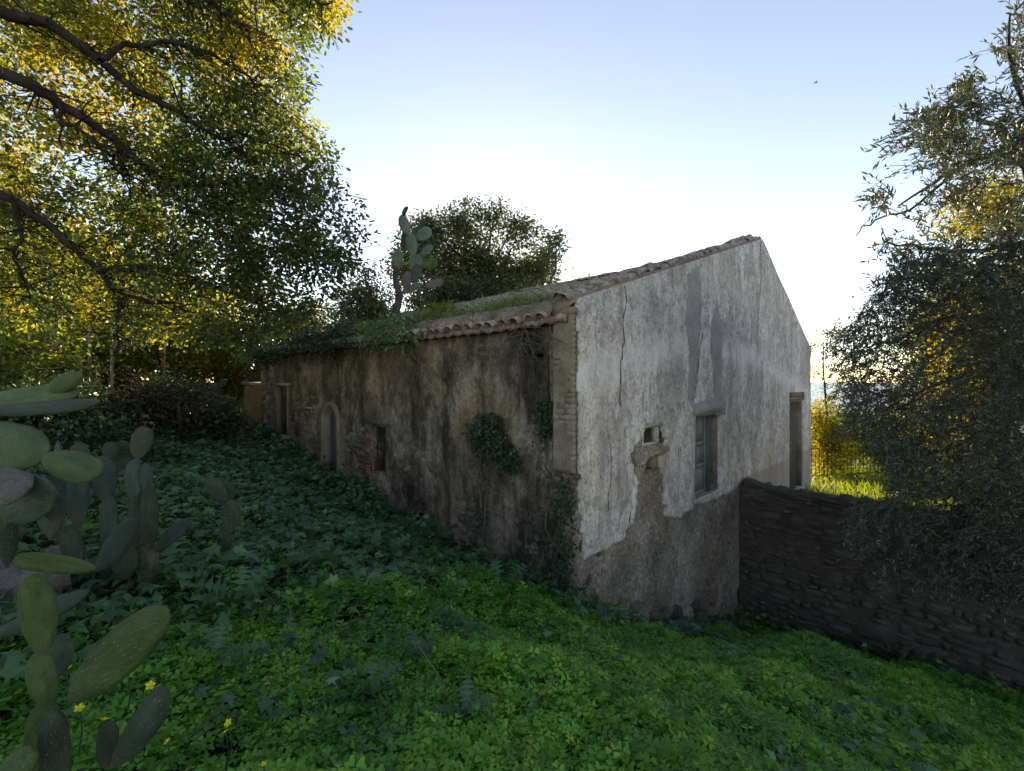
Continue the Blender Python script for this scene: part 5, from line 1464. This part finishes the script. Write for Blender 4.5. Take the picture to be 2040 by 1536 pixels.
boulder('field_stone', 'reddish stone half sunk under the bluish cactus thicket', 135, 1115, 3.5, (.2, .2, .3), 7, M['stone'])
b, z = lft(868, 1068); x, y = hxy(-.22, b)
sb = MB(); sb.box((-.3, -.2, -.04), (.3, .2, .04), .012); sb.box((-.26, -.17, .041), (.26, .17, .055), .008)
o = sb.obj('fallen_slab', M['slab'], None, False, (x, y, z + .04)); o.rotation_euler = (R(24), R(14), R(20)); tag(o, 'pale broken slab lying against the foot of the long wall', 'slab')

# ------------------------------------------------------------------ ivy, creepers and plants on the house
def wall_cluster(name, label, pxpoly, n, leaf, seed, mat, cat='ivy', out=.08, stems=6, tmpl=T_LEAF, group=None):
    r = np.random.default_rng(seed); pl = [lft(*p) for p in pxpoly]
    us = [p[0] for p in pl]; zs = [p[1] for p in pl]; pts = []
    while len(pts) < n:
        u = r.uniform(min(us), max(us), 400); z = r.uniform(min(zs), max(zs), 400)
        k = inpoly(u + .08 * fbm(u, z, seed, 4, 2), z, pl) & (fbm(u, z, seed + 3, 5, 2) > r.uniform(-.7, .3, 400))
        pts += list(zip(u[k], z[k]))
    pts = np.array(pts[:n]); cu, cz = np.mean(us), min(zs)
    x, y = hxy(-.05, cu); org = np.array([x, y, cz])
    t = thing(name, org, label, cat, group)
    o = r.uniform(.02, out, n); xx, yy = hxy(-o, pts[:, 0]); P = np.stack([xx, yy, pts[:, 1]], -1)
    outw = np.array([-AX[0], -AX[1], 0]); 
    T = np.array([0, 0, -.8]) + r.normal(0, .6, P.shape) + outw * .3; N = outw + np.array([0, 0, .5]) + r.normal(0, .35, P.shape)
    mb = MB(); runs = []
    for s in range(stems):
        if s < 3:
            i = r.integers(0, n); ub = pts[i, 0] + r.normal(0, .15); x_, y_ = hxy(-.04, max(ub, .05)); runs.append(limb(mb, np.array([x_, y_, gz(x_, y_)]) - org, P[i] - org - outw * .02, .012, .005, r, .12, 9, 5) + org)
        i, j = r.integers(0, n, 2); limb(mb, P[i] - org - outw * .03, P[j] - org - outw * .03, .008, .003, r, .3, 6, 4)
    mb.obj('stem', M['twig'], t)
    ex = np.concatenate([rn_[r.integers(2, 9, 70)] + r.normal(0, .07, (70, 3)) * [1, 1, 1.4] + outw * .05 for rn_ in runs])
    hz = np.repeat(r.integers(0, n, 120), 1); ex = np.concatenate([ex, P[hz] + r.normal(0, .13, (120, 3)) * [.8, .8, 1.3] + outw * .02])
    P = np.concatenate([P, ex]); n2 = len(P)
    T = np.array([0, 0, -.8]) + r.normal(0, .6, P.shape) + outw * .3; N = outw + np.array([0, 0, .5]) + r.normal(0, .35, P.shape)
    v, f, k = leaf_arrays(P, T, N, leaf * r.uniform(.5, 1.3, n2), tmpl)
    link('foliage', leaf_mesh('foliage', [(v, f, k, np.clip(r.normal(.45, .25, n2), 0, 1))], mat, org), t)
wall_cluster('ivy_patch', 'dark ivy clump clinging to the middle of the long wall', [(935, 860), (965, 815), (1000, 825), (1010, 860), (1030, 890), (1048, 935), (1020, 945), (985, 905), (945, 895)], 1500, .06, 401, M['ivy'], out=.16, tmpl=T_OAK)
wall_cluster('ivy_patch', 'narrow dark ivy beside the corner pilaster', [(1080, 790), (1112, 800), (1112, 860), (1090, 870), (1072, 830)], 500, .05, 402, M['ivy'], out=.12, tmpl=T_OAK)
wall_cluster('ivy_patch', 'ivy climbing the corner below the broken pilaster', [(1108, 960), (1148, 950), (1150, 1205), (1075, 1190), (1110, 1080)], 1100, .045, 403, M['ivy'], out=.14, tmpl=T_OAK)

def dry_vine(label, starts, seed, n, L, down=.9, sideways=.5):
    r = np.random.default_rng(seed); b0, z0 = lft(*starts[0]); x, y = hxy(-.1, b0); org = np.array([x, y, z0])
    t = thing('dry_vine', org, label, 'vine', 'dry vines hanging on the long wall')
    for k in range(n):
        px, py = starts[r.integers(len(starts))]
        b, z = lft(px + r.normal(0, 8), py + r.normal(0, 6)); pts = []; u_, zz, o_ = b, z, .16
        vu, vz = r.normal(0, sideways), -down * r.uniform(.4, 1.1)
        m = 9; st = L * r.uniform(.4, 1.2) / m
        for q in range(m):
            x, y = hxy(-o_, u_); pts.append((x, y, zz)); vu += r.normal(0, .35); vz += r.normal(-.05, .3); nn = math.hypot(vu, vz) + .2
            u_ = min(max(u_ + vu / nn * st, .05), LW); zz += vz / nn * st; o_ = min(max(o_ + r.normal(0, .03), .05), .3)
        mb = MB(); mb.tube(np.array(pts) - org, np.linspace(.007, .0025, m), 4); mb.obj('strand', M['twig'], t, True)
dry_vine('tangle of dry vine strands hanging under the eave beside the pilaster', [(1060, 660), (1095, 655), (1080, 700), (1040, 690)], 411, 34, .75, .5, .9)
dry_vine('long dry vine strands trailing down from the roof cactus', [(800, 690), (790, 720), (810, 700)], 412, 18, 1.6, 1.2, .2)
dry_vine('thin dry twigs spread across the upper long wall', [(960, 700), (930, 720), (1000, 700), (990, 640)], 413, 16, .9, .6, .8)
dry_vine('dry twigs drooping over the arched doorway', [(700, 700), (660, 710)], 414, 10, .9, .9, .4)

# creepers hanging over the eave
def eave_plant(name, label, px0, px1, py, h, n, seed, mat, leaf=.09, tmpl=T_LEAF, up=.5, a0=-.3, a1=.5, cat='creeper', group='plants growing along the eave'):
    r = np.random.default_rng(seed); b1, b0 = lft(px0, py)[0], lft(px1, py)[0]; bc = (b0 + b1) / 2
    z0 = 2.55 - .012 * bc; x, y = hxy(0, bc); org = np.array([x, y, z0])
    t = thing(name, org, label, cat, group); mb = MB(); cl = []
    for k in range(max(8, n // 22)):
        b = r.uniform(b0, b1); a = r.uniform(a0 * .3, a1)
        zz = z0 + SL * a; x, y = hxy(a, b); p0 = np.array([x, y, zz])
        a2 = a + r.normal(0, .2) + (a0 if r.random() < .5 else 0); b2 = b + r.normal(0, .3)
        z2 = zz + (h * r.uniform(.2, 1) if r.random() < up else -h * r.uniform(.1, .9))
        if z2 < zz - .05: a2 = min(a2, -.25)
        x, y = hxy(a2, b2); p1 = np.array([x, y, z2])
        limb(mb, p0 - org, p1 - org, .008, .003, r, .4, 5, 4, .1); cl.append(p1); cl.append((p0 + p1) / 2 + [0, 0, .08])
    cl = np.array(cl)
    link('foliage', leaf_mesh('foliage', [crown_leaves(cl, max(6, n // len(cl)), leaf, tmpl, .12, r, .3, .7)], mat, org), t)
    mb.obj('stem', M['twig'], t)
eave_plant('creeper', 'dark trailing creeper mound over the eave above the arched door', 590, 715, 690, .4, 2200, 421, M['ivy'], .085, T_LEAF, .45, -.38, .7)
eave_plant('creeper', 'grey green fleabane drooping below the roof cactus', 740, 850, 660, .3, 1700, 422, M['weed'], .11, T_OLIVE, .45, -.38, .5)
eave_plant('creeper', 'dense creeper covering the far end of the eave', 500, 595, 700, .36, 2600, 423, M['ivy'], .1, T_LEAF, .5, -.38, .7)
eave_plant('creeper', 'thin green weeds sprouting from the mortar over the eave tiles', 900, 1090, 620, .22, 1300, 426, M['grass'], .09, T_OLIVE, .85, -.1, .7)
bb_, _ = lft(872, 600, .4); x, y = hxy(.45, bb_); shrub('roof_bush', 'rounded fresh green bush beside the roof cactus', x, y, .62, .5, 424, M['limeleaf'], 34, .05, 60, .06, 'bush', z=2.6)
bb_, _ = lft(700, 600, .6); x, y = hxy(.7, bb_); shrub('roof_bush', 'leafy dark bush rooted in the roof above the arched door', x, y, .8, .42, 425, M['evergreen'], 30, .06, 36, .08, 'bush', z=2.55)
# grass on the roof
r = np.random.default_rng(431)
pa, pb = [], []
while sum(map(len, pa)) < 15000:
    a = r.uniform(.02, 3.6, 3000) ** 1.0; b = r.uniform(.45, 8.5, 3000)
    k = (fbm(a, b, 441, .9, 3) + .55 * (1 - a / 2.2) - .25 * np.abs(b - 2.2) / 4 > r.uniform(.0, .6, 3000))
    pa.append(a[k]); pb.append(b[k])
a, b = np.concatenate(pa)[:15000], np.concatenate(pb)[:15000]
x, y = hxy(a, b); z = deck_z(a, b) + .04 + .1 * (a < .15)
o = link('roof_grass', leaf_mesh('roof_grass', [blades(np.stack([x, y], -1), z, .24, r, .02)], M['grass'])); tag(o, 'tufts of grass and weeds growing between the roof tiles', 'grass', kind='stuff')

# ------------------------------------------------------------------ far left: stub wall, ruin, brush heap, posts
b, z = lft(520, 850)
mb = MB(); x, y = hxy(0, LW)
sw = thing('stub_wall', (x, y, .1), 'low ochre plastered wall stub at the far end of the house', 'wall', rz=THETA)
v, q = sheet(.02, 1.35, -.6, 1.62, .07, lambda u, z: np.ones_like(u, bool), lambda u, z: .02 * fbm(u, z, 451, 2, 3), lambda u, z, o: np.stack([-.06 - o, u, z - .1], -1), .35, .2, lambda u: 1.5 - .05 * u + .06 * np.sin(u * 7), 9)
link('wall_face', make_mesh('wall_face', v, q, M['ochre'], True), sw)
mb = MB(); mb.box((-.1, .02, 1.4), (.32, 1.4, 1.49), .02); mb.obj('coping', M['pil'], sw)
p = W(495, 775, 21.0); zb = gz(p[0], p[1])
ru = thing('ruined_outbuilding', (p[0], p[1], zb), 'small sunlit ruined outbuilding beyond the far end of the house', 'building')
wd = .75
mb = MB(); zt = EYE + (HY - 728) / F * 21 - zb
mb.box((-wd, -1.2, -.3), (-.2, 1.2, zt), .03); mb.box((.2, -1.2, -.3), (wd + 1.4, 1.2, zt - .06), .03); mb.box((-.2, -1.18, zt - .55), (.2, 1.18, zt - .12), .02); mb.box((-.2, -1.18, -.3), (.2, 1.18, zt - 1.0), .02); mb.obj('wall', M['stone'], ru)
mb = MB(); mb.box((-.2, -.9, zt - 1.0), (.2, -.85, zt - .55)); mb.obj('window', M['dark'], ru)

def brush():
    r = np.random.default_rng(461); p = W(235, 800, 9.8); x, y = p[0], p[1]; org = np.array([x, y, gz(x, y)])
    t = thing('brush_heap', org, 'dark heap of dead branches and dry leaves under the oak', 'brush pile'); cl = []
    for k in range(150):
        c = np.array([r.normal(0, .95), r.normal(0, .6), abs(r.normal(.1, .5))]); c[2] = min(c[2], 1.6 - .35 * abs(c[0]))
        d = unit(r.normal(0, 1, 3) * [1, .7, .6]); L = r.uniform(.3, 1.1)
        mb = MB(); limb(mb, c - d * L / 2, c + d * L / 2, r.uniform(.008, .03), .004, r, .3, 5, 5); cl.append(c); mb.obj('branch', M['bark'], t, True)
        if r.random() < .8: cl.append(c + d * L / 2)
    link('dry_leaves', leaf_mesh('dry_leaves', [crown_leaves(np.array(cl), 20, .09, T_OAK, .2, r, .3, .8)], M['deadleaf']), t)
brush()
for k, (px, y0, y1, d) in enumerate([(103, 648, 700, 12.0), (178, 650, 715, 12.8), (222, 625, 690, 14.0), (160, 692, 720, 11.5), (327, 588, 640, 15.5)]):
    p0 = W(px, y0, d); zb = gz(p0[0], p0[1])
    mb = MB(); mb.tube(np.array([(0, 0, -.1), (.01, 0, (p0[2] - zb) * .5), (-.01, .01, p0[2] - zb)]), [.045, .04, .035], 7)
    o = mb.obj('fence_post', M['postwood'], None, True, (p0[0], p0[1], zb)); tag(o, 'thin bleached wooden post standing among the autumn trees', 'post', 'bleached posts beyond the brush heap')

# ------------------------------------------------------------------ iron fence beyond the terrace
d = 18.3; p0, p1 = W(1600, 960, d), W(1780, 960, d + 1.0)
fb = thing('iron_fence', ((p0[0] + p1[0]) / 2, (p0[1] + p1[1]) / 2, gz((p0[0] + p1[0]) / 2, (p0[1] + p1[1]) / 2)), 'thin iron bar fence in front of the sunlit hedge', 'fence')
fo = np.array(fb.location); mbb = MB(); mbb.tube([(0, 0, -.1), (0, 0, .7), (0, 0, 1.35)], .012, 5); BAR = mbb.mesh('bar', M['iron'])
for k in range(24):
    q = p0 + (p1 - p0) * k / 23; link('bar', BAR, fb, (q[0] - fo[0], q[1] - fo[1], gz(q[0], q[1]) - fo[2]))
for h in (.15, 1.2):
    mb = MB(); mb.tube([(p0[0] - fo[0], p0[1] - fo[1], h), (0, 0, h), (p1[0] - fo[0], p1[1] - fo[1], h)], .016, 5); mb.obj('rail', M['iron'], fb)
q = W(1980, 1018, 10.5); zq = gz(q[0], q[1])
mb = MB(); mb.tube([(0, 0, -.1), (.02, 0, .5), (0, 0, W(1980, 962, 10.5)[2] - zq)], [.06, .055, .05], 7); o = mb.obj('fence_post', M['postwood'], None, True, (q[0], q[1], zq)); tag(o, 'single pale post under the olive branches behind the boundary wall', 'post')

# a bird far up
bp = W(1625, 165, 40)
bd = thing('bird', bp, 'tiny dark bird high in the sky above the gable', 'bird')
mb = MB(); mb.tube([(-.13, 0, 0), (-.06, 0, .01), (.04, 0, .02), (.12, 0, .02), (.16, 0, .02)], [.005, .03, .035, .02, .004], 7); mb.obj('body', M['bark'], bd, True)
for s in (-1, 1):
    mb = MB(); mb.add([(.05, 0, .02), (-.05, 0, .02), (.03, s * .14, .07), (-.05, s * .14, .07), (-.06, s * .28, .03)], [[0, 1, 3, 2]], [[2, 3, 4]]); mb.obj('wing', M['bark'], bd)
